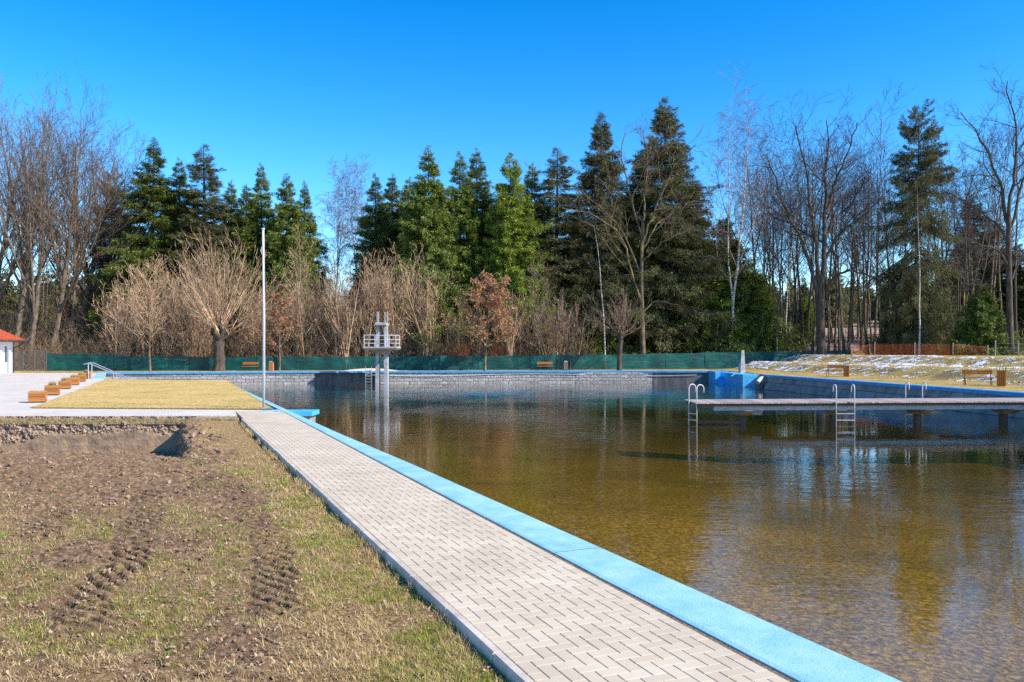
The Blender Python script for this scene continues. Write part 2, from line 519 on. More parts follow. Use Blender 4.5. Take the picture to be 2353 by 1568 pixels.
def hgt(x, y):
    """terrain round the pool"""
    x = np.asarray(x, float); y = np.asarray(y, float)
    s = x - foot(np.minimum(y, 92)) - 1.2 * (vnoise(y * .12, y * 0, 5) - .5)
    z = .78 * smooth(s / 2.6) + .72 * smooth((s - 5.2 - .8 * vnoise(y * .1, y * 0 + 4, 8)) / 2.6)
    rgt = smooth((x / np.maximum(y, 20) - .12) / .2)
    z = z + rgt * np.clip((y - 98) * .088, 0, 7.5) + (1 - rgt) * np.clip((y - 100) * .03, 0, 3)
    z = z + .10 * (fbm(x * .5, y * .5, 11, 3) - .5) * smooth((y - 84) / 6 + np.maximum(0, s) / 3)
    return z


PW = [(-250, 73.0), (-60, 73.0), (-36, 73.6), (-28, 75.2), (-22, 76.6), (-12, 78.2), (0, 79.2), (10, 79.6), (20.6, 78.6)]   # far edge of the pool
def far_edge(x): return np.interp(x, [p[0] for p in PW], [p[1] for p in PW])
RW = [(-12, 28.2), (37.8, 23.4), (66.8, 20.3), (71.0, 20.6), (400, 20.6)]                                                   # right edge, by y
def right_edge(y): return np.interp(y, [p[0] for p in RW], [p[1] for p in RW])


# forest floor and banks: far part, then right part, in one mesh
k = N('litter_ground')
v = k.co()
straw = k.ramp(k.noise(v, 1.3, 8, .65), [(.3, (.20, .14, .05)), (.5, (.42, .31, .11)), (.7, (.54, .41, .16))])
litter = k.ramp(k.noise(v, .9, 8, .7), [(.32, (.18, .11, .08)), (.5, (.40, .27, .21)), (.68, (.62, .47, .40))])
at = k.n('Attribute', attribute_name='forest')
dirtm = k.ramp(k.noise(v, .35, 4), [(.5, (0, 0, 0)), (.62, (1, 1, 1))])
straw = k.mix(k.math('MULTIPLY', dirtm, .6), straw, (.2, .15, .09))
k.pbsdf(k.mix(at.outputs['Fac'], straw, litter), .95, 0, k.bump(k.noise(v, 9, 8, .7), .9, .12), .1)
MT['litter'] = k.m
xs = np.unique(np.r_[np.linspace(-250, -60, 20), np.linspace(-60, 20.6, 70)])
ys = np.r_[0, .5, 1.2, 2, 3, 4.5, 6, 8, 10, 13, 16, 20, 25, 30, 36, 44, 54, 66, 80, 100, 140, 200, 330, 900]
Xg = np.repeat(xs[None], len(ys), 0); Yg = far_edge(xs)[None] + .42 + ys[:, None]
V1 = np.stack([Xg, Yg, hgt(Xg, Yg)], -1).reshape(-1, 3); F1 = grid_faces(len(ys), len(xs))
yr = np.unique(np.r_[np.linspace(-12, 36, 12), np.linspace(36, 96, 130), np.linspace(96, 190, 40), 240, 330, 980])
ss = np.r_[0, .6, 1.5, 3, np.linspace(3.6, 16, 60), 17.5, 20, 24, 30, 38, 50, 66, 90, 130, 200, 400]
Xr = right_edge(yr)[:, None] + .4 + ss[None]; Yr = np.repeat(yr[:, None], len(ss), 1)
Zr = hgt(Xr, Yr)
sr = Xr - foot(np.minimum(Yr, 92))
bank = smooth(sr / 1.5) * (1 - smooth((sr - 9.5) / 2))
Zr = Zr + bank * .16 * (fbm((Xr + Yr * .5) * 1.4, Yr * .9, 21, 4) - .5)
V2 = np.stack([Xr, Yr, Zr], -1).reshape(-1, 3); F2 = grid_faces(len(yr), len(ss))[:, ::-1]
Vt = np.concatenate([V1, V2]); me = np_mesh('ground', Vt, np.concatenate([F1, F2 + len(V1)]), MT['litter'], False)
attr(me, 'forest', smooth((Vt[:, 1] - 83 - np.maximum(0, Vt[:, 0]) * .35) / 6))
tag(link('ground', me), kind='structure')

# snow left lying on the two banks
MT['snow'] = M('old_snow', [(.72, .74, .8), (.85, .87, .92)], 3, 4, .6, .5, 9, .05)
vs, fs = [], []
ya = np.arange(40, 91, .085); sa = np.arange(.05, 9.6, .08)
Yq = np.repeat(ya[:, None], len(sa), 1); Xq = foot(Yq) + sa[None]
nz = fbm((Xq * .9 + Yq * .75) * 3.6, (Yq - Xq) * .9, 31, 5, .78) + .22 * (fbm(Xq * .25, Yq * .16, 33, 2) - .5)
lim = np.where((Xq - foot(Yq) < 2.9) & (Xq - foot(Yq) > .3), .555, np.where((Xq - foot(Yq) > 5.0) & (Xq - foot(Yq) < 8.4), .525, 9))
zz = hgt(Xq, Yq) + smooth((Xq - foot(Yq)) / 1.5) * .16 * (fbm((Xq + Yq * .5) * 1.4, Yq * .9, 21, 4) - .5) + .012 + .03 * np.clip((nz - lim) * 12, -1, 1)
fc = grid_faces(len(ya), len(sa)); ok = (nz > lim).ravel()[fc].sum(1) >= 3
me = np_mesh('snow', np.stack([Xq, Yq, zz], -1), fc[ok][:, ::-1], MT['snow'], False)
tag(link('snow', me), 'thin patches of old snow lying on the two grassy banks', 'snow', kind='stuff')

# ------------------------------------------------------------------ near-left soil with the dug pit
lat = lambda x, y: x * CA + y * SA
rows = np.exp(np.arange(math.log(2.6), math.log(24.42), .0028)); rows = np.r_[-4, -1, 1, 2, rows, 24.42]
cols = np.r_[-2.5, -2, -1.6, -1.3, -1.05, np.arange(-.9, .12, .0027), .2, .3, .42]
Yn = np.repeat(rows[:, None], len(cols), 1); Xn = cols[None] * np.maximum(Yn, 3.2)
Ln = lat(Xn, Yn)
TRK = [[(352, 1128), (338, 1170), (318, 1206), (302, 1240), (297, 1270), (285, 1300), (254, 1322), (218, 1351), (195, 1383), (190, 1420), (196, 1455)],
       [(520, 1096), (548, 1132), (575, 1168), (596, 1200), (612, 1225), (628, 1260), (637, 1302), (633, 1351), (640, 1415)],
       [(300, 1122), (350, 1130), (405, 1142), (470, 1153), (545, 1152)],
       [(410, 1150), (432, 1134), (460, 1112), (496, 1088)],
       [(190, 1166), (230, 1176), (290, 1186)],
       [(330, 1215), (345, 1190), (358, 1162)],
       [(130, 1180), (112, 1205), (100, 1235)],
       [(155, 1285), (175, 1300), (205, 1306)],
       [(0, 1098), (60, 1100), (140, 1104), (240, 1106)],
       [(500, 1165), (540, 1178), (545, 1190)]]
trk = np.zeros_like(Xn); lug = np.zeros_like(Xn)
for n_, t in enumerate(TRK):
    p = np.array([G(u, v_, -.07)[:2] for u, v_ in t]); cum = 0
    for a_, b_ in zip(p[:-1], p[1:]):
        d = b_ - a_; L_ = np.linalg.norm(d); d = d / L_
        rx, ry = Xn - a_[0], Yn - a_[1]
        al = rx * d[0] + ry * d[1]; ac = -rx * d[1] + ry * d[0]
        inside = (al > -.03) & (al < L_ + .03) & (np.abs(ac) < .26)
        w = np.where(inside, 1 - smooth((np.abs(ac) - .15) / .1), 0)
        ph = (al + cum - ac * 1.5 + .05 * vnoise(Xn * 6, Yn * 6, 3)) / .235
        fq = ph - np.floor(ph); lg = np.where(fq < .8, smooth(fq / .3), 1 - smooth((fq - .8) / .10))
        lug = np.where(w > trk, lg, lug); trk = np.maximum(trk, w)
        cum += L_
vv = HOR + F * 2.04 / np.maximum(Yn, 1)
uu = CX + F * Xn / np.maximum(Yn, 1)
mud = smooth((Yn - 10.2 - 1.5 * (fbm(Xn * .5, Yn * .4, 41, 3) - .5) * 3) / 2.2) * smooth((.9 - Ln + 1.6 * (fbm(Xn * .8, Yn * .8, 42, 3) - .5)) / .9)
mud = np.maximum(mud, trk * (.6 - .5 * vnoise(Xn * 1.1, Yn * 1.1, 44)))
patch = smooth((fbm(Xn * .9, Yn * .7, 43, 4) - .52) / .12)
mud = np.maximum(mud, (.5 + .42 * patch - .55 * smooth((Ln - .6) / 1.0)) * smooth((1.75 - Ln) / .5))
zn = -.075 - .03 * smooth((Yn - 8) / 10) + .035 * (fbm(Xn * 3, Yn * 3, 51, 3) - .5) + .055 * (fbm(Xn * 11, Yn * 11, 52, 4, .7) - .5)
zn += mud * (1 - .85 * trk) * (.16 * (fbm(Xn * 2.1, Yn * 3.0, 53, 4, .6) - .5) + .13 * (fbm(Xn * 5.5, Yn * 7, 54, 4, .65) - .5))
zn += trk * (.055 * lug - .036) * (.5 + .8 * vnoise(Xn * 2, Yn * 2, 9))
edge = .42 + .5 * (fbm(Yn * 1.3, Xn * 1.1, 61, 4, .6) - .5)
pit = smooth((Yn - 14.6) / 1.2) * smooth((edge - Ln) / .16)
zn += pit * (-.02 - .92 * np.clip((Yn - 15.6) / 8.4, 0, 1) ** 1.0)
lip = np.exp(-((Ln - edge - .25) / .3) ** 2) * smooth((Yn - 15) / 2) * smooth((24.3 - Yn) / 1)
zn += lip * (.03 + .26 * (fbm(Xn * 3.4, Yn * 3.4, 62, 5, .7) - .42))
zn = np.where(Ln > 1.98, -.22, zn)                       # dips under the kerb and the paving
zn = np.where(Yn > 24.3, np.minimum(zn, -.02), zn)
gf = grid_faces(len(rows), len(cols)); gf = gf[(Ln.ravel()[gf] < 2.6).all(1)]
me_soil = np_mesh('soil', np.stack([Xn, Yn, zn], -1), gf, MT['snow'], False)
me_soil.materials.clear()
k = N('trampled_soil')
v = k.co()
soil = k.ramp(k.noise(v, 14, 8, .7), [(.32, (.08, .046, .026)), (.5, (.29, .185, .108)), (.66, (.54, .38, .24))])
turf = k.ramp(k.noise(v, 26, 6, .7), [(.32, (.085, .05, .025)), (.46, (.31, .20, .09)), (.6, (.60, .43, .2)), (.72, (.36, .35, .07))])
at = k.n('Attribute', attribute_name='mud')
fm = k.math('ADD', at.outputs['Fac'], k.math('MULTIPLY', k.math('SUBTRACT', k.noise(v, 5, 5), .5), .9))
fm = k.ramp(fm, [(.3, (0, 0, 0)), (.6, (1, 1, 1))])
k.pbsdf(k.mix(fm, turf, soil), .95, 0, k.bump(k.noise(v, 38, 8, .8), 1.0, .06), .15)
MT['soil'] = k.m; me_soil.materials.append(k.m)
attr(me_soil, 'mud', mud)
tag(link('soil', me_soil), kind='structure')

# cut face at the back of the pit
xw = np.r_[np.arange(-34, -17, .08), np.arange(-17, -9.3, .02)]; zw = np.linspace(-1.3, .03, 66)
Xw = np.repeat(xw[None], len(zw), 0); Zw = np.repeat(zw[:, None], len(xw), 1)
up = smooth((Zw + .50 + .35 * (fbm(Xw * .8, Zw * 0, 71, 3) - .5) + .35 * smooth((-12.8 - Xw) / 2.5)) / .12)
Yw = 24.30 + .05 * (fbm(Xw * 1.2, Zw * 1.2, 72, 3) - .5) + (Zw + 1.1) * .10
Yw -= up * .26 * (fbm(Xw * 6.5, Zw * 8, 73, 6, .78) - .45) - (1 - up) * (.02 * (fbm(Xw * 6, Zw * 6, 74, 3) - .5))
Yw -= (1 - up) * .05 * fbm(Xw * 2.5, Zw * 2.5, 79, 5, .65) + 0 * (vnoise(Xw * 1.1, Zw * 0 + 3, 76) > .62) * smooth((vnoise(Xw * 1.3, Zw * 2, 77) - .4) * 4)
Zw2 = Zw + .04 * (fbm(Xw * 2, Zw * 0 + 1, 75, 4) - .5) * (Zw > -.1)
me = np_mesh('earth_bank', np.stack([Xw, Yw, Zw2], -1), grid_faces(len(zw), len(xw)), MT['snow'], True); me.materials.clear()
k = N('dug_earth')
v = k.co()
top = k.ramp(k.noise(v, 9, 8, .7), [(.3, (.10, .065, .045)), (.5, (.32, .23, .165)), (.7, (.54, .43, .34))])
low = k.ramp(k.noise(k.co((1, 1, 3)), 2.2, 6, .6), [(.3, (.22, .155, .11)), (.5, (.33, .235, .16)), (.66, (.44, .29, .15))])
at = k.n('Attribute', attribute_name='rubble')
k.pbsdf(k.mix(at.outputs['Fac'], low, top), .95, 0, k.bump(k.noise(v, 22, 8, .7), .7, .04), .1)
me.materials.append(k.m); attr(me, 'rubble', up)
tag(link('earth_bank', me), kind='structure')

# lumps of dug earth and stones
rng = np.random.default_rng(5)
bm = bmesh.new(); bmesh.ops.create_icosphere(bm, subdivisions=2, radius=1); bm.verts.index_update()
IV = np.array([v.co[:] for v in bm.verts]); IF = np.array([[v.index for v in f.verts] for f in bm.faces]); bm.free()


def soil_z(x, y):
    r = np.clip(np.searchsorted(rows, y), 1, len(rows) - 1)
    c = np.clip(np.searchsorted(cols, x / np.maximum(y, 3.2)), 1, len(cols) - 1)
    return zn[r, c]


def lumps(pts, sz, seed):
    rg = np.random.default_rng(seed); n = len(pts)
    S = sz[:, None, None] * (.6 + .7 * rg.random((n, 1, 3)))
    Vv = IV[None] * S * (1 + .22 * rg.normal(size=(n, len(IV), 1)))
    th = rg.random(n) * 6.28; c_, s_ = np.cos(th)[:, None], np.sin(th)[:, None]
    Vx = Vv[..., 0] * c_ - Vv[..., 1] * s_; Vy = Vv[..., 0] * s_ + Vv[..., 1] * c_
    Vv = np.stack([Vx, Vy, Vv[..., 2] * .75], -1) + pts[:, None]
    return Vv.reshape(-1, 3), (np.arange(n)[:, None, None] * len(IV) + IF[None]).reshape(-1, 3)


n = 420
py = np.r_[15.5 + 8.6 * rng.random(150), 11 + 6 * rng.random(150), np.full(120, 24.2) - .5 * rng.random(120)]
pl = np.r_[.45 + .35 * rng.normal(size=150), 1.2 - 8 * rng.random(150), .3 - 6 * rng.random(120)]
px = (pl - py * SA) / CA
sz = .02 + .055 * rng.random(n) ** 3
pts = np.stack([px, py, soil_z(px, py) + sz * .2], 1)
V_, F_ = lumps(pts, sz, 3)
MT['clod'] = M('clod_earth', [(.1, .062, .036), (.25, .165, .105), (.42, .30, .2)], 7, 6, .95, .7, 30, .02)
bm = bmesh.new(); bmesh.ops.create_icosphere(bm, subdivisions=1, radius=1); bm.verts.index_update()
IV = np.array([v.co[:] for v in bm.verts]); IF = np.array([[v.index for v in f.verts] for f in bm.faces]); bm.free()
vq = 1035 + 640 * rng.random(26000) ** .9; py = np.clip(F * 2.04 / (vq - HOR), 3.2, 24); px = (-260 + 1560 * rng.random(26000) - CX) / F * py
r_ = np.clip(np.searchsorted(rows, py), 1, len(rows) - 1); c_ = np.clip(np.searchsorted(cols, px / np.maximum(py, 3.2)), 1, len(cols) - 1)
ok = (lat(px, py) < 1.9) & (rng.random(26000) < .06 + .6 * mud[r_, c_] * smooth((py - 4.5) / 5 + .25)); px, py = px[ok], py[ok]; n = len(px)
sz = (.004 + .017 * rng.random(n) ** 3) * np.maximum(1, py / 7) ** .7
V3, F3 = lumps(np.stack([px, py, soil_z(px, py) + sz * .3], 1), sz, 4)
F_ = np.concatenate([F_, F3 + len(V_)]); V_ = np.concatenate([V_, V3])
tag(link('earth_clods', np_mesh('earth_clods', V_, F_, MT['clod'])), 'crumbs and lumps of dug earth scattered over the soil and round the pit', 'earth clods', kind='stuff')

# grass blades, straw and dead leaves on the near soil: density follows nearness
def scatter_ground(n, seed, vmin=1040.0):
    rg = np.random.default_rng(seed)
    v_ = vmin + (1690 - vmin) * rg.random(n); y = F * 2.04 / (v_ - HOR); y = np.clip(y, 3.2, 24)
    u_ = -260 + 1560 * rg.random(n); x = (u_ - CX) / F * y
    l = lat(x, y); ok = (l < 1.93)
    return x[ok], y[ok], rg


def blades(name, x, y, h, w, lean, mat_, rg, z):
    n = len(x); th = rg.random(n) * 6.283
    d = np.stack([np.cos(th), np.sin(th), 0 * th], 1); s = np.stack([-np.sin(th), np.cos(th), 0 * th], 1)
    b = np.stack([x, y, z - .01], 1); hh = h[:, None]; le = lean[:, None]
    up_ = np.array([0, 0, 1.])
    m = b + d * hh * le * .35 + up_ * hh * .6 * np.sqrt(np.maximum(.05, 1 - le ** 2)); t = b + d * hh * le + up_ * hh * np.sqrt(np.maximum(.02, 1 - le ** 2))
    ww = w[:, None]
    V = np.stack([b - s * ww, b + s * ww, m + s * ww * .7, t, m - s * ww * .7], 1)
    i = (np.arange(n) * 5)[:, None]
    Fq = np.concatenate([np.stack([i[:, 0], i[:, 0] + 1, i[:, 0] + 2, i[:, 0] + 4], 1)])
    Ft = np.stack([i[:, 0] + 4, i[:, 0] + 2, i[:, 0] + 3, i[:, 0] + 3], 1)
    Fall = np.concatenate([Fq, Ft[:, :3].repeat(1, 0)[:, [0, 1, 2, 2]]])
    # quads only: collapse the tip
    me = bpy.data.meshes.new(name)
    Vf = V.reshape(-1, 3)
    me.vertices.add(len(Vf)); me.vertices.foreach_set('co', Vf.astype(np.float32).ravel())
    loops = np.concatenate([Fq.ravel(), Ft[:, :3].ravel()]).astype(np.int32)
    tot = np.r_[np.full(n, 4), np.full(n, 3)].astype(np.int32); st = np.r_[0, np.cumsum(tot)[:-1]].astype(np.int32)
    me.loops.add(len(loops)); me.loops.foreach_set('vertex_index', loops)
    me.polygons.add(2 * n); me.polygons.foreach_set('loop_start', st); me.polygons.foreach_set('loop_total', tot)
    me.update(calc_edges=True); me.materials.append(mat_)
    return link(name, me)


MT['dry_blade'] = island('dry_grass_blades', [(.26, .16, .06), (.50, .35, .15), (.68, .51, .25), (.76, .61, .36)], .8, 0, .2, .3)
MT['green_blade'] = island('green_grass_blades', [(.09, .14, .012), (.20, .27, .025), (.33, .37, .05), (.45, .42, .1)], .7, 0, .25, .35)
MT['dead_leaf'] = island('dead_leaves', [(.2, .11, .06), (.36, .23, .14), (.48, .35, .25), (.55, .43, .33)], .8, 0, .2, .15)


def mudz(x, y):
    r = np.clip(np.searchsorted(rows, y), 1, len(rows) - 1); c = np.clip(np.searchsorted(cols, x / np.maximum(y, 3.2)), 1, len(cols) - 1)
    return mud[r, c], trk[r, c]


x, y, rg = scatter_ground(330000, 101)
md, tk = mudz(x, y)
ok = rg.random(len(x)) < np.clip(1.0 - 1.1 * md - 1.0 * tk, .04, 1) * (.16 + .65 * smooth((fbm(x * 2.6, y * 2.6, 91, 3) - .36) / .2)); x, y = x[ok], y[ok]
sc = np.maximum(1, y / 7)
blades('dry_grass', x, y, .075 * sc ** .5 * (.4 + rg.random(len(x))), .0017 * sc * (.7 + .8 * rg.random(len(x))), 1 - .3 * rg.random(len(x)) ** 2, MT['dry_blade'], rg, soil_z(x, y))
tag(bpy.data.objects['dry_grass'], 'flattened straw coloured grass on the trampled soil', 'dry grass', kind='stuff')
xc, yc, rg = scatter_ground(8200, 102)
md, tk = mudz(xc, yc); ok = (rg.random(len(xc)) < np.clip(1 - 1.05 * md - tk, .02, 1)) & (fbm(xc * .8, yc * .8, 92, 3) + .14 * rg.random(len(xc)) > .53); xc, yc = xc[ok], yc[ok]
q = 26; x = np.repeat(xc, q); y = np.repeat(yc, q); sc = np.maximum(1, y / 7)
rad = np.repeat(.02 + .06 * rg.random(len(xc)) ** 2, q) * sc ** .5
x = x + rg.normal(size=len(x)) * rad; y = y + rg.normal(size=len(x)) * rad
ok = lat(x, y) < 1.94; x, y, sc = x[ok], y[ok], sc[ok]
blades('green_grass', x, y, .055 * sc ** .4 * (.45 + .8 * rg.random(len(x))), .0017 * sc * (.7 + .7 * rg.random(len(x))), .25 + .6 * rg.random(len(x)), MT['green_blade'], rg, soil_z(x, y))
tag(bpy.data.objects['green_grass'], 'small green grass tufts coming up through the dead grass', 'green grass', kind='stuff')
# a ragged fringe of grass against the kerb
s_ = 3 + 22 * rg.random(9000) ** 1.6; l_ = 1.93 - .09 * rg.random(9000) ** 2
x = l_ * CA - s_ * SA; y = l_ * SA + s_ * CA; ok = fbm(x * 2, y * 2, 95, 3) > .46; x, y = x[ok], y[ok]; sc = np.maximum(1, y / 7)
blades('edge_grass', x, y, .085 * sc ** .3 * (.4 + .8 * rg.random(len(x))), .0017 * sc, .2 + .6 * rg.random(len(x)), MT['dry_blade'], rg, soil_z(x, y))
tag(bpy.data.objects['edge_grass'], 'ragged dry grass fringe growing along the path kerb', 'grass', kind='stuff')
x, y, rg = scatter_ground(24000, 103)
md, tk = mudz(x, y); ok = rg.random(len(x)) < .95 - .6 * md; x, y = x[ok], y[ok]; n = len(x)
c = np.stack([x, y, soil_z(x, y) + .012], 1); th = rg.random(n) * 6.283
s_ = ((.005 + .013 * rg.random(n) ** 3) * np.maximum(1, y / 8))[:, None]
u = np.stack([np.cos(th), np.sin(th), .5 * rg.normal(size=n)], 1); w = np.stack([-np.sin(th), np.cos(th), .5 * rg.normal(size=n)], 1)
V_ = np.stack([c - u * s_, c - w * s_ * .55 + [0, 0, .004], c + u * s_, c + w * s_ * .55 + [0, 0, .004]], 1)
tag(link('fallen_leaves', np_mesh('fallen_leaves', V_, np.arange(4 * n).reshape(-1, 4), MT['dead_leaf'])), 'pale dead leaves and straw bits littering the soil', 'fallen leaves', kind='stuff')

# ------------------------------------------------------------------ paved path in herringbone
k = N('concrete_paver')
g = k.n('NewGeometry'); v = k.co()
c = k.ramp(g.outputs['Random Per Island'], [(0, (.52, .445, .345)), (.5, (.55, .475, .37)), (1, (.58, .505, .40))])
c = k.mix(1.0, c, k.ramp(k.noise(v, 1.1, 5), [(.3, (.86, .84, .82)), (.7, (1.05, 1.05, 1.05))]), 'MULTIPLY')
c = k.mix(1.0, c, k.ramp(k.noise(v, 90, 4, .8), [(.3, (.85, .85, .85)), (.6, (1, 1, 1))]), 'MULTIPLY')
c = k.mix(k.ramp(k.noise(v, 3.3, 8, .75), [(.66, (0, 0, 0)), (.74, (.6, .6, .6))]), c, (.36, .3, .22))
k.pbsdf(c, .9, 0, k.bump(k.noise(v, 160, 3), .25, .004), .2); MT['paver'] = k.m
MT['kerb'] = M('kerb_concrete', [(.36, .31, .26), (.48, .42, .36), (.56, .50, .44)], 5, 8, .9, .5, 60, .006, big=(.6, .8, 1.08))
MT['sand'] = M('joint_sand', [(.14, .11, .085), (.24, .2, .16)], 40, 4, .95, .4, 120, .01)
U_ = .1; gp = .0030; ch = .0028
L0, L1 = 2.02, 3.42
ver, fac = [], []
S0, S1 = 1.0, 28.4


def brick(l0, s0, l1, s1):
    l0 = max(l0, L0); l1 = min(l1, L1)
    if l1 - l0 < .03: return
    l0 += gp; l1 -= gp; s0 += gp; s1 -= gp
    z0 = -.02; dz = random.uniform(-.0007, .0007)
    n = len(ver)
    for (a_, b_, c_, d_, z) in ((l0, s0, l1, s1, z0), (l0, s0, l1, s1, dz - ch * .8), (l0 + ch, s0 + ch, l1 - ch, s1 - ch, dz)):
        for p in ((a_, b_), (c_, b_), (c_, d_), (a_, d_)): ver.append(LS(p[0], p[1], z)[:])
    for r_ in (0, 4):
        for i in range(4): fac.append((n + r_ + i, n + r_ + (i + 1) % 4, n + r_ + 4 + (i + 1) % 4, n + r_ + 4 + i))
    fac.append((n + 8, n + 9, n + 10, n + 11))


seen = set()
for i in range(-700, 700):
    for j in range(-320, 320):
        ox, oy = i + 2 * j, i - 2 * j
        for (a_, b_, c_, d_) in ((ox, -oy - 2, ox + 1, -oy), (ox + 1, -oy - 1, ox + 3, -oy)):
            if c_ * U_ + L0 <= L0 + .001 or a_ * U_ >= L1 - L0 - .001: continue
            if b_ * U_ < S0 or d_ * U_ > S1: continue
            brick(L0 + a_ * U_, b_ * U_, L0 + c_ * U_, d_ * U_)
me = np_mesh('paved_path', np.array(ver), np.array(fac), MT['paver'])
tag(link('paved_path', me), kind='structure')
b = B(); b.prism([LS(L0 - .02, -4)[:2], LS(L1 + .06, -4)[:2], LS(L1 + .06, 28.6)[:2], LS(L0 - .02, 28.6)[:2]], -.2, -.012); tag(b.obj('path_bed', MT['sand']), kind='structure')
b = B(); b.prism([LS(L0, -4)[:2], LS(L1, -4)[:2], LS(L1, 1.0)[:2], LS(L0, 1.0)[:2]], -.02, -.001); tag(b.obj('paved_path', MT['paver']), kind='structure')
# kerb stones, one metre each
e = empty('kerb', LS(1.98, 10), 'long pale concrete kerb between the paved path and the grass', 'kerb')
for i in range(-4, 25):
    b = B(); zt = .008 + random.uniform(-.004, .004); q = random.uniform(-.006, .006)
    P4 = [LS(1.94 + q, i + .004), LS(2.015, i + .004), LS(2.015, i + .996), LS(1.94 + q, i + .996)]
    lo = [(p - e.location + Vector((0, 0, -.28))) for p in P4]; md_ = [(p - e.location + Vector((0, 0, zt - .012))) for p in P4]
    P5 = [LS(1.952 + q, i + .006), LS(2.008, i + .006), LS(2.008, i + .994), LS(1.952 + q, i + .994)]
    tp = [(p - e.location + Vector((0, 0, zt))) for p in P5]
    b.hexa(lo, md_).add(md_ + tp, [(4, 5, 6, 7)] + [(j, (j + 1) % 4, 4 + (j + 1) % 4, 4 + j) for j in range(4)])
    b.obj('kerb_stone', MT['kerb'], e)

# plaza and cross path: flat sheets with a paving pattern
k = N('plaza_paving')
v = k.co((1, 1, 1), (0, 0, -A))
br = k.n('TexBrick', offset=.5); br.inputs['Scale'].default_value = 1.0
br.inputs['Brick Width'].default_value = .2; br.inputs['Row Height'].default_value = .1; br.inputs['Mortar Size'].default_value = .006
br.inputs['Color1'].default_value = (.57, .52, .46, 1); br.inputs['Color2'].default_value = (.65, .6, .54, 1); br.inputs['Mortar'].default_value = (.32, .29, .27, 1)
k.l(v, br.inputs['Vector'])
c = k.mix(1.0, br.outputs['Color'], k.ramp(k.noise(v, .5, 6), [(.3, (.86, .84, .83)), (.7, (1.04, 1.04, 1.04))]), 'MULTIPLY')
c = k.mix(k.ramp(k.noise(k.co((1, 1, 1)), 6, 8, .8), [(.68, (0, 0, 0)), (.72, (1, 1, 1))]), c, (.3, .26, .2))
k.pbsdf(c, .9, 0, k.bump(k.noise(v, 60, 3), .2, .004), .2); MT['plaza'] = k.m
lawnC = [Vector((-16.45, 28.2, 0)), LS(3.22, 28.45), Vector((-18.75, 54.4, 0)), Vector((-27.6, 56.0, 0))]
cross_n = [Vector((-60, 20.9, 0)), Vector((-14.5, 24.75, 0)), LS(1.94, 26.3), LS(3.3, 26.3)]
b = B()
poly = [(-60, 23.2), (-14.5, 24.9), tuple(LS(1.94, 26.4)[:2]), tuple(LS(2.02, 28.41)[:2]), tuple(LS(3.22, 28.41)[:2]), (-16.5, 28.2), (-27.65, 56), (-28.6, 57.6), (-36.2, 73.4), (-250, 73.4), (-250, 23.2)]
b.prism(poly, -.15, -.004); tag(b.obj('plaza', MT['plaza']), kind='structure')
# verge between the plaza and the pit
MT['verge'] = M('verge_turf', [(.16, .11, .06), (.36, .26, .13), (.48, .37, .2)], 9, 8, .95, .9, 30, .06)
b = B(); b.prism([(-60, 24.35), (-9.2, 24.35), tuple(LS(1.94, 25.6)[:2]), tuple(LS(1.94, 26.38)[:2]), (-14.5, 24.88), (-15.2, 24.84), (-60, 23.18)][:5] + [(-15.2, 24.80), (-60, 24.6)], -.2, -.03); tag(b.obj('verge', MT['verge']), kind='structure')

# lawn
k = N('straw_lawn')
v = k.co()
c = k.ramp(k.noise(v, 7, 9, .75), [(.3, (.28, .18, .06)), (.5, (.54, .38, .15)), (.68, (.7, .53, .25))])
c = k.mix(1.0, c, k.ramp(k.noise(v, .45, 5), [(.3, (.68, .78, .55)), (.5, (.95, .95, .9)), (.7, (1.08, 1.03, 1))]), 'MULTIPLY')
k.pbsdf(c, .95, 0, k.bump(k.noise(v, 18, 8, .8), .5, .04), .1); MT['lawn'] = k.m
nu, nv = 260, 300
a_ = np.linspace(0, 1, nu)[None]; t_ = np.linspace(0, 1, nv)[:, None]
q = [np.array(p[:2]) for p in lawnC]
P = ((1 - a_)[..., None] * (1 - t_)[..., None] * q[0] + a_[..., None] * (1 - t_)[..., None] * q[1] + a_[..., None] * t_[..., None] * q[2] + (1 - a_)[..., None] * t_[..., None] * q[3])
ed = np.minimum(np.minimum(a_, 1 - a_) * 40, np.minimum(t_, 1 - t_) * 70)
zl = -.02 + .045 * smooth(ed * 2.2) + .03 * (fbm(P[..., 0] * 4, P[..., 1] * 4, 81, 3) - .5) * smooth(ed * 2)
P = P + (.04 * (fbm(P[..., 1] * 5, P[..., 0] * 5, 82, 3) - .5) * (ed < .6))[..., None]
tag(link('lawn', np_mesh('lawn', np.concatenate([P, zl[..., None]], -1), grid_faces(nv, nu), MT['lawn'], False)), kind='structure')
rg = np.random.default_rng(77)
n = 60000; a1 = rg.random(n); t1 = rg.random(n) ** 2.0; a1[:9000] = 1 - .012 * rg.random(9000); t1[9000:22000] = .006 * rg.random(13000)
pp = (1 - a1)[:, None] * (1 - t1)[:, None] * q[0] + a1[:, None] * (1 - t1)[:, None] * q[1] + a1[:, None] * t1[:, None] * q[2] + (1 - a1)[:, None] * t1[:, None] * q[3]
MT['lawn_blade'] = island('lawn_blades', [(.40, .29, .11), (.58, .43, .19), (.70, .55, .29), (.4, .38, .12)], .8, 0, .2, .3)
blades('lawn_grass', pp[:, 0], pp[:, 1], .045 * (.4 + rg.random(n)), .006 * (.6 + rg.random(n)), .45 + .5 * rg.random(n), MT['lawn_blade'], rg, np.full(n, .02))
tag(bpy.data.objects['lawn_grass'], 'short straw coloured grass of the lawn beside the pool', 'grass', kind='stuff')

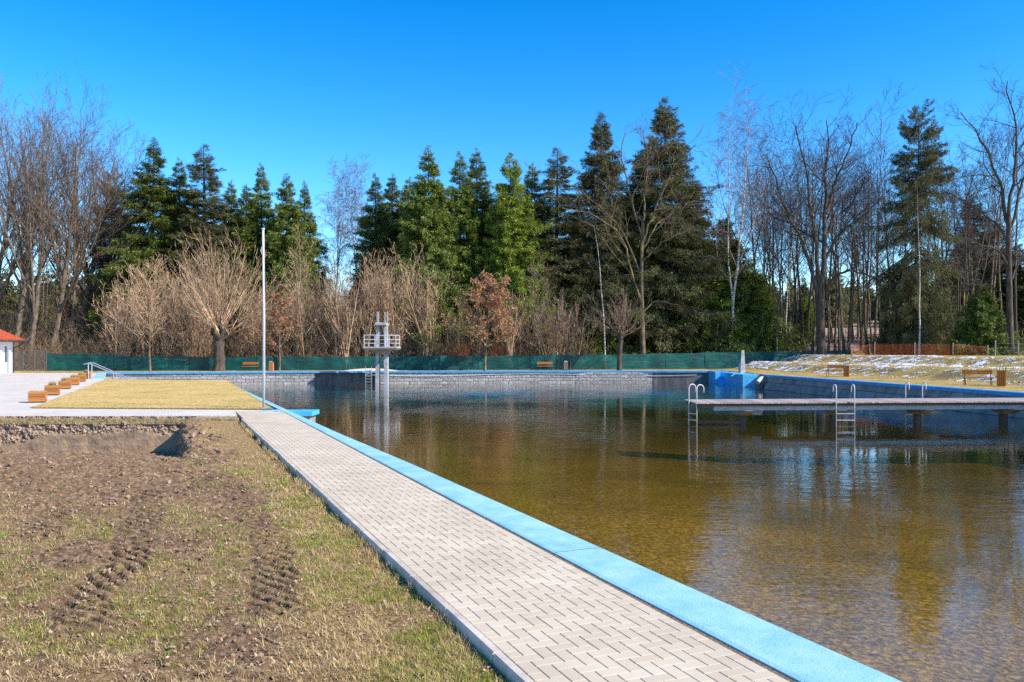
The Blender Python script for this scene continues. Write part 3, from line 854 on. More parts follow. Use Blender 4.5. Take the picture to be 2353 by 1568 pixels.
# ================================================================== POOL
def bluep(name, a_, b_, c_, joints=0):
    k = N(name); v = k.co()
    c = k.ramp(k.noise(v, 2.2, 8, .7), [(.3, a_), (.5, b_), (.7, c_)])
    c = k.mix(k.ramp(k.noise(v, 38, 5, .75), [(.62, (0, 0, 0)), (.68, (1, 1, 1))]), c, (a_[0] * .45, a_[1] * .5, a_[2] * .6))
    c = k.mix(k.ramp(k.noise(v, 5, 9, .8), [(.68, (0, 0, 0)), (.71, (1, 1, 1))]), c, (.3, .3, .28))
    c = k.mix(1.0, c, k.ramp(k.noise(v, .8, 7, .7), [(.3, (.78, .84, .86)), (.5, (1, 1, 1)), (.7, (1.14, 1.08, 1.04))]), 'MULTIPLY')
    c = k.mix(k.ramp(k.noise(v, 17, 7, .85), [(.6, (0, 0, 0)), (.72, (.55, .55, .55))]), c, (.10, .22, .28))
    if joints:
        jb = k.n('TexBrick', offset=0.0); jb.inputs['Scale'].default_value = 1
        jb.inputs['Brick Width'].default_value = 40; jb.inputs['Row Height'].default_value = joints; jb.inputs['Mortar Size'].default_value = .007; jb.inputs['Mortar Smooth'].default_value = .2
        wv = k.n('VectorMath', operation='ADD'); pc_ = k.co((1, 1, 1), (0, 0, -A)); pc_.node.inputs['Location'].default_value = (13, 1.3, 0); k.l(pc_, wv.inputs[0]); wn = k.n('TexNoise', i_Scale=2.2, i_Detail=3); k.l(v, wn.inputs['Vector'])
        ws = k.n('VectorMath', operation='SCALE'); ws.inputs['Scale'].default_value = .10; k.l(wn.outputs['Color'], ws.inputs[0]); k.l(ws.outputs[0], wv.inputs[1]); k.l(wv.outputs[0], jb.inputs['Vector'])
        c = k.mix(jb.outputs['Fac'], c, (.05, .10, .13))
    k.pbsdf(c, .6, 0, k.bump(k.noise(v, 55, 6, .7), .6, .012), .35); return k.m


MT['blue'] = bluep('pale_blue_paint', (.19, .44, .54), (.27, .52, .61), (.35, .58, .66), 4.3)
MT['blue_dark'] = bluep('strong_blue_paint', (.03, .22, .52), (.05, .30, .62), (.09, .36, .68))
MT['concrete'] = M('grey_concrete', [(.2, .19, .18), (.32, .30, .28), (.42, .40, .37)], 3, 8, .9, .4, 40, .01, big=(.5, .75, 1.1))
MT['concrete_dark'] = M('dark_wall_concrete', [(.10, .095, .10), (.16, .15, .155), (.22, .21, .21)], 3, 8, .9, .4, 30, .01, (1, 1, .3), big=(.4, .7, 1.15))
MT['concrete_pale'] = M('pale_tower_concrete', [(.27, .285, .33), (.36, .375, .42), (.45, .46, .5)], 4, 7, .85, .3, 40, .006, big=(.8, .8, 1.05))

# painted edge strip of the near side
inn = [(3.47, -4), (3.47, 4), (3.46, 8), (3.45, 20), (3.42, 28.4), (3.24, 40), (3.12, 60)]
out = [(4.08, -4), (4.06, 3), (4.0, 8), (3.92, 14), (3.76, 20), (3.66, 28), (3.52, 40), (3.42, 60)]
ns = 190
sv = np.linspace(-4, 59, ns)
li = np.interp(sv, [p[1] for p in inn], [p[0] for p in inn]) + .010 * (vnoise(sv * 3.1, sv * 0, 6) - .5); lo_ = np.interp(sv, [p[1] for p in out], [p[0] for p in out])
b = B()
sec = [(0, -.18), (0, .004), (.06, .012), (.5, .014), (.94, .008), (1, -.015), (1, -.13)]
vs = []
for s, l0, l1 in zip(sv, li, lo_):
    for t, z in sec: vs.append(LS(l0 + (l1 - l0) * t, s, z)[:])
fs = grid_faces(ns, len(sec)).tolist()
b.add(vs, fs)
e = empty('pool_edge', LS(3.7, 0), 'long pale blue painted concrete edge beside the paved path', 'pool edge')
me = b.mesh('coping', MT['blue']); me.transform(Matrix.Translation(-e.location)); link('coping', me, None, e)
b = B()
vs = []
for s, l0, l1 in zip(sv, li, lo_):
    for dl, z in ((-.10, -.12), (-.10, -3.4)): vs.append(LS(l1 + dl, s, z)[:])
b.add(vs, [(2 * i, 2 * i + 2, 2 * i + 3, 2 * i + 1) for i in range(ns - 1)])
me = b.mesh('retaining_wall', MT['concrete']); me.transform(Matrix.Translation(-e.location)); link('wall', me, None, e)
# dark gritty joint between pavers and strip
b = B(); b.prism([LS(L1 - .002, -4)[:2], LS(3.50, -4)[:2], LS(3.48, 28.4)[:2], LS(L1 - .002, 28.4)[:2]], -.1, -.006); tag(b.obj('joint_gravel', M('joint_grit', [(.08, .06, .045), (.2, .15, .1), (.34, .27, .19)], 60, 5, .95, 1, 90, .02)), kind='structure')

# wall at the far end of the lawn and at the left end of the pool
e = empty('lawn_wall', (-23, 55, 0), 'retaining wall under the far end of the straw lawn', 'retaining wall')
b = B()
pa, pb, pc, pd = Vector(lawnC[2]), Vector(lawnC[3]), Vector((-28.4, 57.4, 0)), Vector((-36.2, 73.6, 0))
p0 = LS(3.45, 59)
for a_, c_ in ((pa, pb), (pb, pc)):
    d = (c_ - a_).normalized(); n_ = Vector((-d.y, d.x, 0)) * -.3
    b.hexa([Vector((p.x, p.y, -3.4)) - e.location for p in (a_, c_, c_ + n_, a_ + n_)], [Vector((p.x, p.y, -.03)) - e.location for p in (a_, c_, c_ + n_, a_ + n_)])
b.obj('wall', MT['concrete'], e)
e = empty('end_wall', (-32, 65, 0), 'cream end wall with a blue top at the left end of the pool', 'retaining wall')
d = (pd - pc).normalized(); n_ = Vector((d.y, -d.x, 0))
MT['cream'] = M('cream_render', [(.5, .45, .34), (.6, .55, .43)], 2, 6, .9, .3, 30)
b = B(); q4 = [pc - n_ * .3, pd - n_ * .3, pd, pc]
b.hexa([Vector((p.x, p.y, -3.4)) - e.location for p in q4], [Vector((p.x, p.y, -.10)) - e.location for p in q4]); b.obj('wall', MT['cream'], e)
b = B(); q4 = [pc - n_ * .65, pd - n_ * .65, pd + n_ * .06, pc + n_ * .06]
b.hexa([Vector((p.x, p.y, -.10)) - e.location for p in q4], [Vector((p.x, p.y, .03)) - e.location for p in q4]); b.obj('coping', MT['blue'], e)

# far wall: stone, with a smooth set-back stretch by the tower
k = N('stone_blocks')
tc = k.n('TexCoord'); sx_ = k.n('SeparateXYZ'); cb = k.n('CombineXYZ')
k.l(tc.outputs['Object'], sx_.inputs[0]); k.l(sx_.outputs['X'], cb.inputs['X']); k.l(sx_.outputs['Z'], cb.inputs['Y'])
wob = k.n('VectorMath', operation='ADD'); nz_ = k.n('TexNoise', i_Scale=1.6, i_Detail=3); sc_ = k.n('VectorMath', operation='SCALE'); sc_.inputs['Scale'].default_value = .14
k.l(cb.outputs[0], nz_.inputs['Vector']); k.l(nz_.outputs['Color'], sc_.inputs[0]); k.l(cb.outputs[0], wob.inputs[0]); k.l(sc_.outputs[0], wob.inputs[1])
br = k.n('TexBrick', offset=.43, offset_frequency=2); br.inputs['Scale'].default_value = 1
br.inputs['Brick Width'].default_value = .72; br.inputs['Row Height'].default_value = .29; br.inputs['Mortar Size'].default_value = .022; br.inputs['Mortar Smooth'].default_value = .4
br.inputs['Color1'].default_value = (.36, .35, .36, 1); br.inputs['Color2'].default_value = (.52, .51, .51, 1); br.inputs['Mortar'].default_value = (.12, .11, .11, 1)
k.l(wob.outputs[0], br.inputs['Vector'])
nn = k.noise(cb.outputs[0], 5, 8, .75)
c = k.mix(1.0, br.outputs['Color'], k.ramp(nn, [(.3, (.55, .55, .55)), (.7, (1.25, 1.25, 1.25))]), 'MULTIPLY')
hh = k.math('SUBTRACT', k.math('MULTIPLY', nn, 1.3), br.outputs['Fac'])
k.pbsdf(c, .9, 0, k.bump(hh, 1.0, .14), .2); MT['stone'] = k.m
e = empty('pool_wall', (0, 78, 0), 'long stone block pool wall with a blue top below the green fence', 'retaining wall')
XS = [X(240, 73.6), -28, -22, -18.6, -12.6, -12, 0, 6, 13.5, 20.6]


def wallseg(x0, x1, back, m, name):
    b = B(); xx = np.unique(np.r_[x0, [p for p in XS if x0 < p < x1], x1]); vs = []
    for x in xx:
        y = far_edge(x) + back
        for yy, zz in ((y, -.12), (y + .05, -3.4)): vs.append((x, yy - 78, zz))
    b.add(vs, [(2 * i, 2 * i + 1, 2 * i + 3, 2 * i + 2) for i in range(len(xx) - 1)])
    for x in (x0, x1):
        y = far_edge(x)
        b.add([(x, y - 78, -.12), (x, y + .75 - 78, -.12), (x, y + .75 - 78, -3.4), (x, y - 78, -3.4)], [(0, 1, 2, 3)])
    return b.obj(name, m, e)


wallseg(-36.3, X(728, 78), .02, MT['stone'], 'stone_face')
wallseg(X(728, 78) + .01, X(868, 78), .62, MT['concrete_dark'], 'smooth_face')
wallseg(X(868, 78) + .01, X(1500, 79.5), .02, MT['stone'], 'stone_face')
wallseg(X(1500, 79.5) + .01, 20.55, .03, MT['concrete_dark'], 'smooth_face')
b = B(); xx = np.unique(np.r_[XS[0], np.linspace(-36, 20.55, 40)]); vs = []
for x in xx:
    y = far_edge(x) - 78
    for dy, z in ((-.07, -.125), (-.07, .03), (.55, .035), (.75, -.125)): vs.append((x, y + dy, z))
b.add(vs, [(4 * i + j, 4 * i + 4 + j, 4 * i + 4 + (j + 1) % 4, 4 * i + (j + 1) % 4) for i in range(len(xx) - 1) for j in range(4)] + [(0, 1, 2, 3), tuple(4 * (len(xx) - 1) + j for j in (3, 2, 1, 0))])
b.obj('coping', MT['blue_dark'], e)
# hose stapled along the wall under the coping
b = B()
b.tube([(x, far_edge(x) - 78 - .03, -.33 + .07 * math.sin(x * .23)) for x in np.linspace(X(1010, 78), X(840, 78), 14)], .018, 5)
b.tube([(x, far_edge(x) - 78 - .03, -.36 + .1 * math.sin(x * .3 + 1)) for x in np.linspace(X(895, 78), X(1600, 79), 26)], .02, 5)
MT['pale_plastic'] = M('pale_plastic', [(.6, .62, .66), (.72, .74, .78)], 3, 3, .5, 0)
ob = b.obj('pipe', MT['pale_plastic'], e)

# right wall with sloping concrete face
e = empty('side_wall', (22, 50, 0), 'sloping dark concrete pool wall with a blue top on the right', 'retaining wall')
yy = np.r_[np.linspace(-12, 36, 8), np.linspace(37.8, 66.8, 14)]
b = B(); vs = []
for y in yy:
    x = right_edge(y)
    for dx, z in ((.10, -.14), (-.42, -1.3), (-.75, -3.4)): vs.append((x + dx - 22, y - 50, z))
b.add(vs, [(3 * i + j, 3 * i + 3 + j, 3 * i + 4 + j, 3 * i + 1 + j) for i in range(len(yy) - 1) for j in range(2)])
k = N('panel_concrete')
v = k.co(); br = k.n('TexBrick', offset=0.0); sx_ = k.n('SeparateXYZ'); cb = k.n('CombineXYZ'); k.l(v, sx_.inputs[0]); k.l(sx_.outputs['Y'], cb.inputs['X']); k.l(sx_.outputs['Z'], cb.inputs['Y'])
br.inputs['Scale'].default_value = 1; br.inputs['Brick Width'].default_value = 1.0; br.inputs['Row Height'].default_value = .55; br.inputs['Mortar Size'].default_value = .02
br.inputs['Color1'].default_value = (.24, .21, .20, 1); br.inputs['Color2'].default_value = (.33, .29, .27, 1); br.inputs['Mortar'].default_value = (.08, .075, .075, 1)
k.l(cb.outputs[0], br.inputs['Vector'])
c = k.mix(1.0, br.outputs['Color'], k.ramp(k.noise(cb.outputs[0], 1.5, 7), [(.3, (.65, .65, .68)), (.7, (1.3, 1.28, 1.25))]), 'MULTIPLY')
k.pbsdf(c, .9, 0, k.bump(br.outputs['Fac'], .3, .02), .25); MT['panel'] = k.m
b.obj('sloping_face', MT['panel'], e)
b = B(); vs = []
for y in yy:
    x = right_edge(y)
    for dx, z in ((-.05, -.15), (-.05, .02), (.0, .045), (.45, .045), (.5, -.15)): vs.append((x + dx - 22, y - 50, z))
b.add(vs, [(5 * i + j, 5 * i + 5 + j, 5 * i + 5 + (j + 1) % 5, 5 * i + (j + 1) % 5) for i in range(len(yy) - 1) for j in range(5)] + [(0, 1, 2, 3, 4), tuple(5 * (len(yy) - 1) + j for j in (4, 3, 2, 1, 0))])
b.obj('coping', MT['blue_dark'], e)

# blue steps in the far right corner
MT['blue_mid'] = bluep('step_blue_paint', (.04, .32, .66), (.07, .42, .78), (.12, .48, .82))
xL, xR = X(1667, 78), 20.6
e = empty('pool_steps', (xL, 72, 0), 'bright blue painted steps in the far right corner of the pool', 'steps')
b = B()
x0, x1, x2 = X(1667, 73.5), X(1706, 71), X(1757, 67.2)
b.prism([(x0 - .25 - xL, 4.2), (x0 - .25 - xL, 6.8), (x0 + .25 - xL, 6.8), (x0 + .25 - xL, 4.2)], -3.2, .05)
b.obj('side_block', MT['blue_mid'], e)
b = B()
xa_, xb_ = X(1707, 69.4) - xL, X(1760, 69.4) - xL
b.hexa([(xa_, -2.6, -3.2), (xb_, -2.6, -3.2), (xb_, 6.8, -3.2), (xa_ + .3, 6.8, -3.2)], [(xa_, -2.6, -.05), (xb_, -2.6, -.05), (xb_, 6.8, -.05), (xa_ + .3, 6.8, -.05)])
b.obj('side_block', MT['blue_mid'], e)
for i in range(7):
    z = -.22 - .23 * i; yf = 5.6 - i * .95
    b = B(); b.box(((x0 + x1) / 2 + .1 - xL - .05 * i, (yf + 6.6) / 2, z - .5), (x1 - x0 + .1 + .02 * i, 6.6 - yf, 1.0), 0, .012); b.obj('step', MT['blue_mid'], e)
MT['steel'] = M('galvanised_steel', [(.42, .43, .45), (.6, .61, .64)], 6, 4, .35, .05, 30, .004, metal=.55, spec=.5)
MT['white_metal'] = M('white_painted_metal', [(.5, .5, .52), (.62, .62, .64)], 4, 4, .45, .05, 20, .003)
for (ux, vy, y_) in ((1680, 866, 71.5), (1725, 866, 69.4)):
    b = B(); b.tube([(X(ux, y_) - xL, y_ - 72, -.25), (X(ux + 14, y_) - xL, y_ - 72.2 + .6, .0)], .04, 6); b.obj('handrail', MT['blue_mid'], e)

# concrete pillar
pz = G(1706, 856)
e = empty('concrete_pillar', pz, 'tapered pale concrete pillar standing beside the blue corner steps', 'pillar')
b = B()
b.hexa([(-.24, -.16, -.2), (.24, -.16, -.2), (.24, .16, -.2), (-.24, .16, -.2)], [(-.10, -.13, 1.98), (.14, -.13, 2.02), (.14, .13, 2.02), (-.10, .13, 1.98)])
b.obj('shaft', M('pillar_concrete', [(.42, .41, .38), (.55, .54, .51)], 4, 6, .9, .4, 25, .01, big=(.9, .7, 1.1)), e)
b = B(); b.add([(-.24, -.165, -.1), (-.30, -.10, -.1), (-.26, -.12, 1.1), (-.2, -.16, 1.1)], [(0, 1, 2, 3)]); b.box((-.27, 0, .35), (.12, .2, .9)); b.obj('brace', MT['concrete'], e)

# drain outlet on the side wall
pt = Vector((X(1748, 66.2) - .15, 66.0, -.35))
e = empty('drain_outlet', pt, 'small white drain outlet on the wall beside the blue steps', 'drain')
b = B(); b.tube([(.3, .3, .12), (0, -.05, 0), (-.22, -.25, -.22)], [.16, .17, .19], 10); b.obj('spout', MT['white_metal'], e)
b = B(); b.box((-.02, .1, -.65), (.45, .4, .9)); b.obj('base', MT['concrete_dark'], e)

# floor and water
def offset_poly():
    P = [LS(l - .06, s) for l, s in [(o[0], o[1]) for o in out[:-1]]] + [LS(3.4, 56)]
    P += [Vector((-18.9, 54.6, 0)), Vector((-27.8, 56.2, 0)), Vector((-28.5, 57.3, 0)), Vector((-36.3, 73.7, 0))]
    P += [Vector((x, float(far_edge(x)) + .7, 0)) for x in (-28, -22, -12, 0, 10, 20.55)]
    P += [Vector((20.9, 66.8, 0)), Vector((23.7, 37.8, 0)), Vector((28.5, -12, 0))]
    return P


PP = offset_poly()
b = B(); b.prism([(p.x, p.y) for p in PP], -5.0, WATER)
me = b.mesh('water', None) if False else None
k = N('pool_water')
v = k.co()
mask = k.ramp(k.noise(k.co((1, .55, 1)), .085, 3), [(.42, (.17,) * 3), (.6, (1,) * 3)])
w1 = k.noise(k.co((.55, 1.2, 1), (0, 0, .25)), 2.1, 3, .5)
w2 = k.noise(k.co((.7, 1.3, 1), (0, 0, -.5)), 6.5, 3, .5)
h = k.math('ADD', k.math('MULTIPLY', w1, 1.0), k.math('MULTIPLY', w2, .35))
h = k.math('MULTIPLY', h, mask)
bp = k.bump(h, .42, .05)
gi = k.n('NewGeometry'); dp = k.n('VectorMath', operation='DOT_PRODUCT'); k.l(bp, dp.inputs[0]); k.l(gi.outputs['Incoming'], dp.inputs[1])
ca = k.math('SUBTRACT', 1.0, k.math('MINIMUM', k.math('ABSOLUTE', dp.outputs['Value']), 1.0))       # Schlick's curve, the same from both sides
fr_ = k.math('ADD', k.math('MULTIPLY', k.math('POWER', ca, 5.0), .98), .02)
gl = k.n('BsdfGlossy', i_Roughness=.03); gl.inputs['Color'].default_value = (1, 1, 1, 1); k.l(bp, gl.inputs['Normal'])
tr_ = k.n('BsdfTransparent'); tr_.inputs['Color'].default_value = (.96, .95, .85, 1)
df = k.n('BsdfDiffuse'); df.inputs['Color'].default_value = (.05, .105, .04, 1)        # cloudy green body of the water
mb = k.n('MixShader', i_Fac=.09); k.l(tr_.outputs[0], mb.inputs[1]); k.l(df.outputs[0], mb.inputs[2])
ms = k.n('MixShader'); k.l(fr_, ms.inputs[0]); k.l(mb.outputs[0], ms.inputs[1]); k.l(gl.outputs[0], ms.inputs[2])
k.l(ms.outputs[0], k.out.inputs['Surface'])
va = k.n('VolumeAbsorption', i_Density=.28); va.inputs['Color'].default_value = (.67, .65, .26, 1)
k.l(va.outputs[0], k.out.inputs['Volume']); MT['water'] = k.m
tag(B().prism([(p.x, p.y) for p in PP], -6.0, WATER).obj('water', MT['water']), kind='structure')
k = N('pool_gravel')
v = k.co()
c = k.ramp(k.noise(v, 11, 8, .85), [(.37, (.08, .040, .008)), (.5, (.32, .185, .042)), (.6, (.74, .48, .17))])
c = k.mix(1.0, c, k.ramp(k.noise(v, .35, 5), [(.3, (.6, .62, .55)), (.7, (1.15, 1.1, 1))]), 'MULTIPLY')
c = k.mix(k.ramp(k.noise(v, 1.6, 7, .7), [(.66, (0, 0, 0)), (.72, (.8, .8, .8))]), c, (.06, .05, .015))
k.pbsdf(c, .95, 0, k.bump(k.noise(v, 30, 6), .6, .03), .1)
gy = np.linspace(-12, 84, 60); gx = np.linspace(-42, 32, 50)
Yf = np.repeat(gy[:, None], 50, 1); Xf = np.repeat(gx[None], 60, 0)
Zf = -1.75 - .75 * smooth((Yf - 8) / 40) - .55 * smooth((Xf - 1) / 12) + .12 * (fbm(Xf * .3, Yf * .3, 85, 3) - .5)
tag(link('pool_floor', np_mesh('pool_floor', np.stack([Xf, Yf, Zf], -1), grid_faces(60, 50), k.m, False)), kind='structure')

# small blue slab jutting out beside the path
pA = G(662, 946.5); pB = G(717, 946.5)
e = empty('jutting_slab', (pA + pB) / 2, 'small blue slab on a concrete pier jutting from the near pool edge', 'pool slab')
hx = (pB.x - pA.x) / 2
b = B(); b.hexa([(-hx - 1, 0, -.14), (hx, 0, -.14), (hx, 1.0, -.14), (-hx - 1, 1.0, -.14)], [(-hx - 1, 0, .0), (hx, 0, .0), (hx, 1.0, .0), (-hx - 1, 1.0, .0)]); b.obj('top', MT['blue_mid'], e)
b = B(); b.hexa([(-hx - 1, .12, -2.4), (hx - .1, .12, -2.4), (hx - .1, .9, -2.4), (-hx - 1, .9, -2.4)], [(-hx - 1, .12, -.14), (hx - .1, .12, -.14), (hx - .1, .9, -.14), (-hx - 1, .9, -.14)]); b.obj('pier', MT['concrete'], e)

# ================================================================== DIVING TOWER
ty = 75.0; tx = X(878, ty); sc = ty / F
def tz(v_): return Z(v_, ty)
e = empty('diving_tower', (tx, ty, WATER), 'grey concrete diving tower with railed platform at the far pool wall', 'diving tower')
W0 = WATER
for sgn in (-1, 1):
    b = B()
    zs = [-2.4, tz(880) - W0, tz(806) - W0, tz(748) - W0]
    ctr = [10.2 * sc, 10 * sc, 9.6 * sc, 9.0 * sc]; hw = [.165, .16, .155, .125]; hd = [.42, .42, .38, .3]
    rings = [[(sgn * c_ - w_, -d_, z_), (sgn * c_ + w_, -d_, z_), (sgn * c_ + w_, d_, z_), (sgn * c_ - w_, d_, z_)] for c_, w_, d_, z_ in zip(ctr, hw, hd, zs)]
    for r0_, r1_ in zip(rings[:-1], rings[1:]): b.hexa(r0_, r1_)
    b.obj('leg', MT['concrete_pale'], e)
b = B(); zt = tz(797) - W0
b.hexa([(-34 * sc, -1.2, zt - .3), (34 * sc, -1.2, zt - .3), (34 * sc, 1.3, zt - .3), (-34 * sc, 1.3, zt - .3)], [(-38 * sc, -1.35, zt - .15), (38 * sc, -1.35, zt - .15), (38 * sc, 1.4, zt - .15), (-38 * sc, 1.4, zt - .15)])
b.box((0, .02, zt - .07), (76 * sc, 2.75, .14)); b.obj('platform', MT['concrete_pale'], e)
b = B(); b.hexa([(-15 * sc, -.5, zt - .62), (15 * sc, -.5, zt - .62), (15 * sc, .5, zt - .62), (-15 * sc, .5, zt - .62)], [(-20 * sc, -1.0, zt - .3), (20 * sc, -1.0, zt - .3), (20 * sc, 1.0, zt - .3), (-20 * sc, 1.0, zt - .3)]); b.obj('bracket', MT['concrete_pale'], e)
b = B(); z1 = tz(743) - W0; b.box((0, -.1, z1 - .1), (25 * sc, 1.7, .24), 0, .02); b.obj('top_slab', MT['concrete_pale'], e)
b = B(); z2 = tz(771) - W0; hx = 36 * sc
for x in (-hx, -hx * .32, hx * .32, hx * .75, hx):
    for y in ((-1.2, 1.25) if abs(x) > hx * .9 else (1.25,) if abs(x) > hx * .5 else (-1.2, 1.25)): b.tube([(x, y, zt - .02), (x, y, z2)], .03, 6)
for z in (z2, zt + (z2 - zt) * .62, zt + (z2 - zt) * .3):
    b.tube([(-hx * .32, -1.2, z), (-hx, -1.2, z), (-hx, 1.25, z), (hx, 1.25, z), (hx, -1.2, z), (hx * .32, -1.2, z)], .026, 6)
b.tube([(-hx * .32, -1.22, z2 - .02), (hx * .32, -1.22, z2 - .02)], .026, 6)
b.obj('guard_rail', MT['white_metal'], e)
for sgn in (-1, 1):
    for dx in (-.07, .10):
        b = B(); x = sgn * 9 * sc + dx * sgn; b.tube([(x, -.1 + dx, z1 - .05), (x, -.1 + dx, tz(717) - W0)], .026, 6); b.obj('grab_rail', MT['white_metal'], e)
b = B()
for sgn in (-1, 1): b.tube([(sgn * 4.7 * sc, .1, -.6), (sgn * 4.7 * sc, .1, z1)], .014, 6)
b.obj('ladder_rail', MT['steel'], e)
for i in range(24):
    z = -.3 + i * .31
    if z < z1 - .1: b = B(); b.tube([(-4.7 * sc, .1, z), (4.7 * sc, .1, z)], .012, 6); b.obj('rung', MT['steel'], e)
# ladder on the wall beside the tower
y_ = float(far_edge(-13)) - .12
e = empty('pool_ladder', (X(847, y_), y_, WATER), 'steel ladder on the dark far wall left of the diving tower', 'ladder')
for sgn in (-1, 1):
    b = B(); b.tube([(sgn * .29, -.05, -1.2), (sgn * .29, -.05, Z(842, y_) - WATER)], .022, 6); b.obj('rail', MT['steel'], e)
for i in range(6): b = B(); b.tube([(-.29, -.05, -.15 + i * .27), (.29, -.05, -.15 + i * .27)], .03, 6); b.obj('rung', MT['steel'], e)

# ================================================================== JETTY
def jn(u, t):                     # point on the deck, t 0 near edge .. 1 far edge
    x = X(1598, 33.2) + u
    return Vector((x, 33.2 + .075 * u + t * (2.1 + .012 * u), 0))


ZD = -.12; JL = 17.2
e = empty('jetty', (jn(0, 0).x, jn(0, 0).y, WATER), 'long wooden jetty on concrete supports reaching in from the right pool wall', 'jetty')
o0 = e.location
MT['deck'] = island('weathered_deck_boards', [(.25, .205, .195), (.33, .275, .265), (.41, .35, .335)], .8, 0)
b = B(); nb = int(JL / .145)
for i in range(nb):
    u0 = i * JL / nb; u1 = (i + .93) * JL / nb
    q4 = [jn(u0, -.03 + random.uniform(-.006, .006)), jn(u1, -.03), jn(u1, 1.03), jn(u0, 1.03)]
    b.hexa([Vector((p.x, p.y, ZD - .05)) - o0 for p in q4], [Vector((p.x, p.y, ZD)) - o0 for p in q4])
b.obj('deck', MT['deck'], e)
MT['jetty_steel'] = M('jetty_beam_steel', [(.28, .29, .30), (.4, .41, .43)], 4, 5, .6, .2, 20, metal=.3)
MT['joist'] = M('joist_wood', [(.09, .06, .05), (.17, .12, .1)], 4, 5, .9, .3, 20, .01, (.2, 3, 3))
b = B()
for t in (.03, .97): b.hexa([jn(.1, t) + Vector((0, 0, ZD - .16)) - o0, jn(JL, t) + Vector((0, 0, ZD - .16)) - o0, jn(JL, t + .05) + Vector((0, 0, ZD - .16)) - o0, jn(.1, t + .05) + Vector((0, 0, ZD - .16)) - o0], [jn(.1, t) + Vector((0, 0, ZD - .052)) - o0, jn(JL, t) + Vector((0, 0, ZD - .052)) - o0, jn(JL, t + .05) + Vector((0, 0, ZD - .052)) - o0, jn(.1, t + .05) + Vector((0, 0, ZD - .052)) - o0])
b.obj('joist', MT['joist'], e)
for t in (.08, .86):
    b = B(); b.hexa([jn(.8, t) + Vector((0, 0, ZD - .34)) - o0, jn(JL, t) + Vector((0, 0, ZD - .34)) - o0, jn(JL, t + .05) + Vector((0, 0, ZD - .34)) - o0, jn(.8, t + .05) + Vector((0, 0, ZD - .34)) - o0],
                  [jn(.8, t) + Vector((0, 0, ZD - .162)) - o0, jn(JL, t) + Vector((0, 0, ZD - .162)) - o0, jn(JL, t + .05) + Vector((0, 0, ZD - .162)) - o0, jn(.8, t + .05) + Vector((0, 0, ZD - .162)) - o0]); b.obj('beam', MT['jetty_steel'], e)
for u_px in (1703, 1916, 2120, 2330):
    y_ = 34.6; u = X(u_px, y_) - jn(0, 0).x; c = jn(u, .5) - o0
    b = B(); b.box((c.x, c.y, -1.0), (.22, .34, 3.4), 0, .015); b.obj('post', MT['joist'], e)
    b = B(); zz = ZD - WATER - .342
    b.hexa([(c.x - .17, c.y - .45, zz - .24), (c.x + .17, c.y - .45, zz - .24), (c.x + .17, c.y + .45, zz - .24), (c.x - .17, c.y + .45, zz - .24)], [(c.x - .17, c.y - 1.15, zz), (c.x + .17, c.y - 1.15, zz), (c.x + .17, c.y + 1.15, zz), (c.x - .17, c.y + 1.15, zz)])
    b.box((c.x + .17 + .19, c.y - .5, zz - .1), (.38, .5, .17), 0, .01)
    b.obj('crossbeam', MT['concrete'], e)
b = B(); c = jn(.5, .5) - o0; c2 = jn(X(1703, 34.6) - jn(0, 0).x, .5) - o0
b.box(((c.x + c2.x) / 2 - .15, c.y - .1, .12), (c2.x - c.x, .1, .12)); b.obj('brace', MT['joist'], e)


def hoop_ladder(loc, rz, width, label, inward=1):
    e = empty('pool_ladder', loc, label, 'ladder', None, rz)
    for sgn in (-1, 1):
        b = B(); x = sgn * width / 2
        pts = [(x, 0, -1.4), (x, 0, .55)] + [(x, .16 - .16 * math.cos(t), .55 + .16 * math.sin(t)) for t in np.linspace(.3, math.pi, 8)] + [(x, .32, .38)]
        b.tube(pts, .023, 8); b.obj('rail', MT['white_metal'], e, True)
    for z in (-1.0, -.73, -.47): b = B(); b.box((0, 0, z), (width, .06, .03)); b.obj('rung', MT['steel'], e)
    return e


p = jn(.22, .3); hoop_ladder((jn(0, 0).x - .02, 33.6, ZD), R(-72), .62, 'curved metal ladder on the free left end of the jetty')
u = X(1941, 33.6) - jn(0, 0).x; p = jn(u, -.06); hoop_ladder((p.x, p.y, ZD), R(176 - 180 + 4), .74, 'curved metal ladder on the near side of the jetty')
for c in bpy.data.objects['pool_ladder.002'].children: pass
u = X(2094, 36.6) - jn(0, 0).x; p = jn(u, 1.07); hoop_ladder((p.x, p.y, ZD), R(180), .74, 'curved metal ladder on the far side of the jetty')
e3 = bpy.data.objects['pool_ladder.003']

# ================================================================== FLAGPOLE, HANDRAILS, PLANTERS, BENCHES, BINS
p = G(606, 939)
e = empty('flagpole', p, 'tall plain white flagpole at the corner of the straw lawn', 'flagpole')
hp = (939 - 528) / F * p.y
b = B(); b.tube([(0, 0, -.05), (.01, 0, hp * .5), (-.02, 0, hp)], [.044, .041, .036], 12); b.obj('pole', MT['white_metal'], e, True)
b = B(); b.tube([(-.02, 0, hp), (-.02, 0, hp + .05)], .055, 12); b.obj('cap', MT['white_metal'], e)
b = B(); b.tube([(-.065, 0, hp - .85), (-.09, -.02, hp - .7), (-.05, 0, hp - .55)], .012, 6); b.tube([(.055, -.03, 1.2), (.03, -.03, hp - .3)], .006, 4); b.obj('halyard', MT['pale_plastic'], e)
b = B(); b.box((0, 0, .0), (.24, .24, .08), 0, .01); b.obj('base', MT['steel'], e)

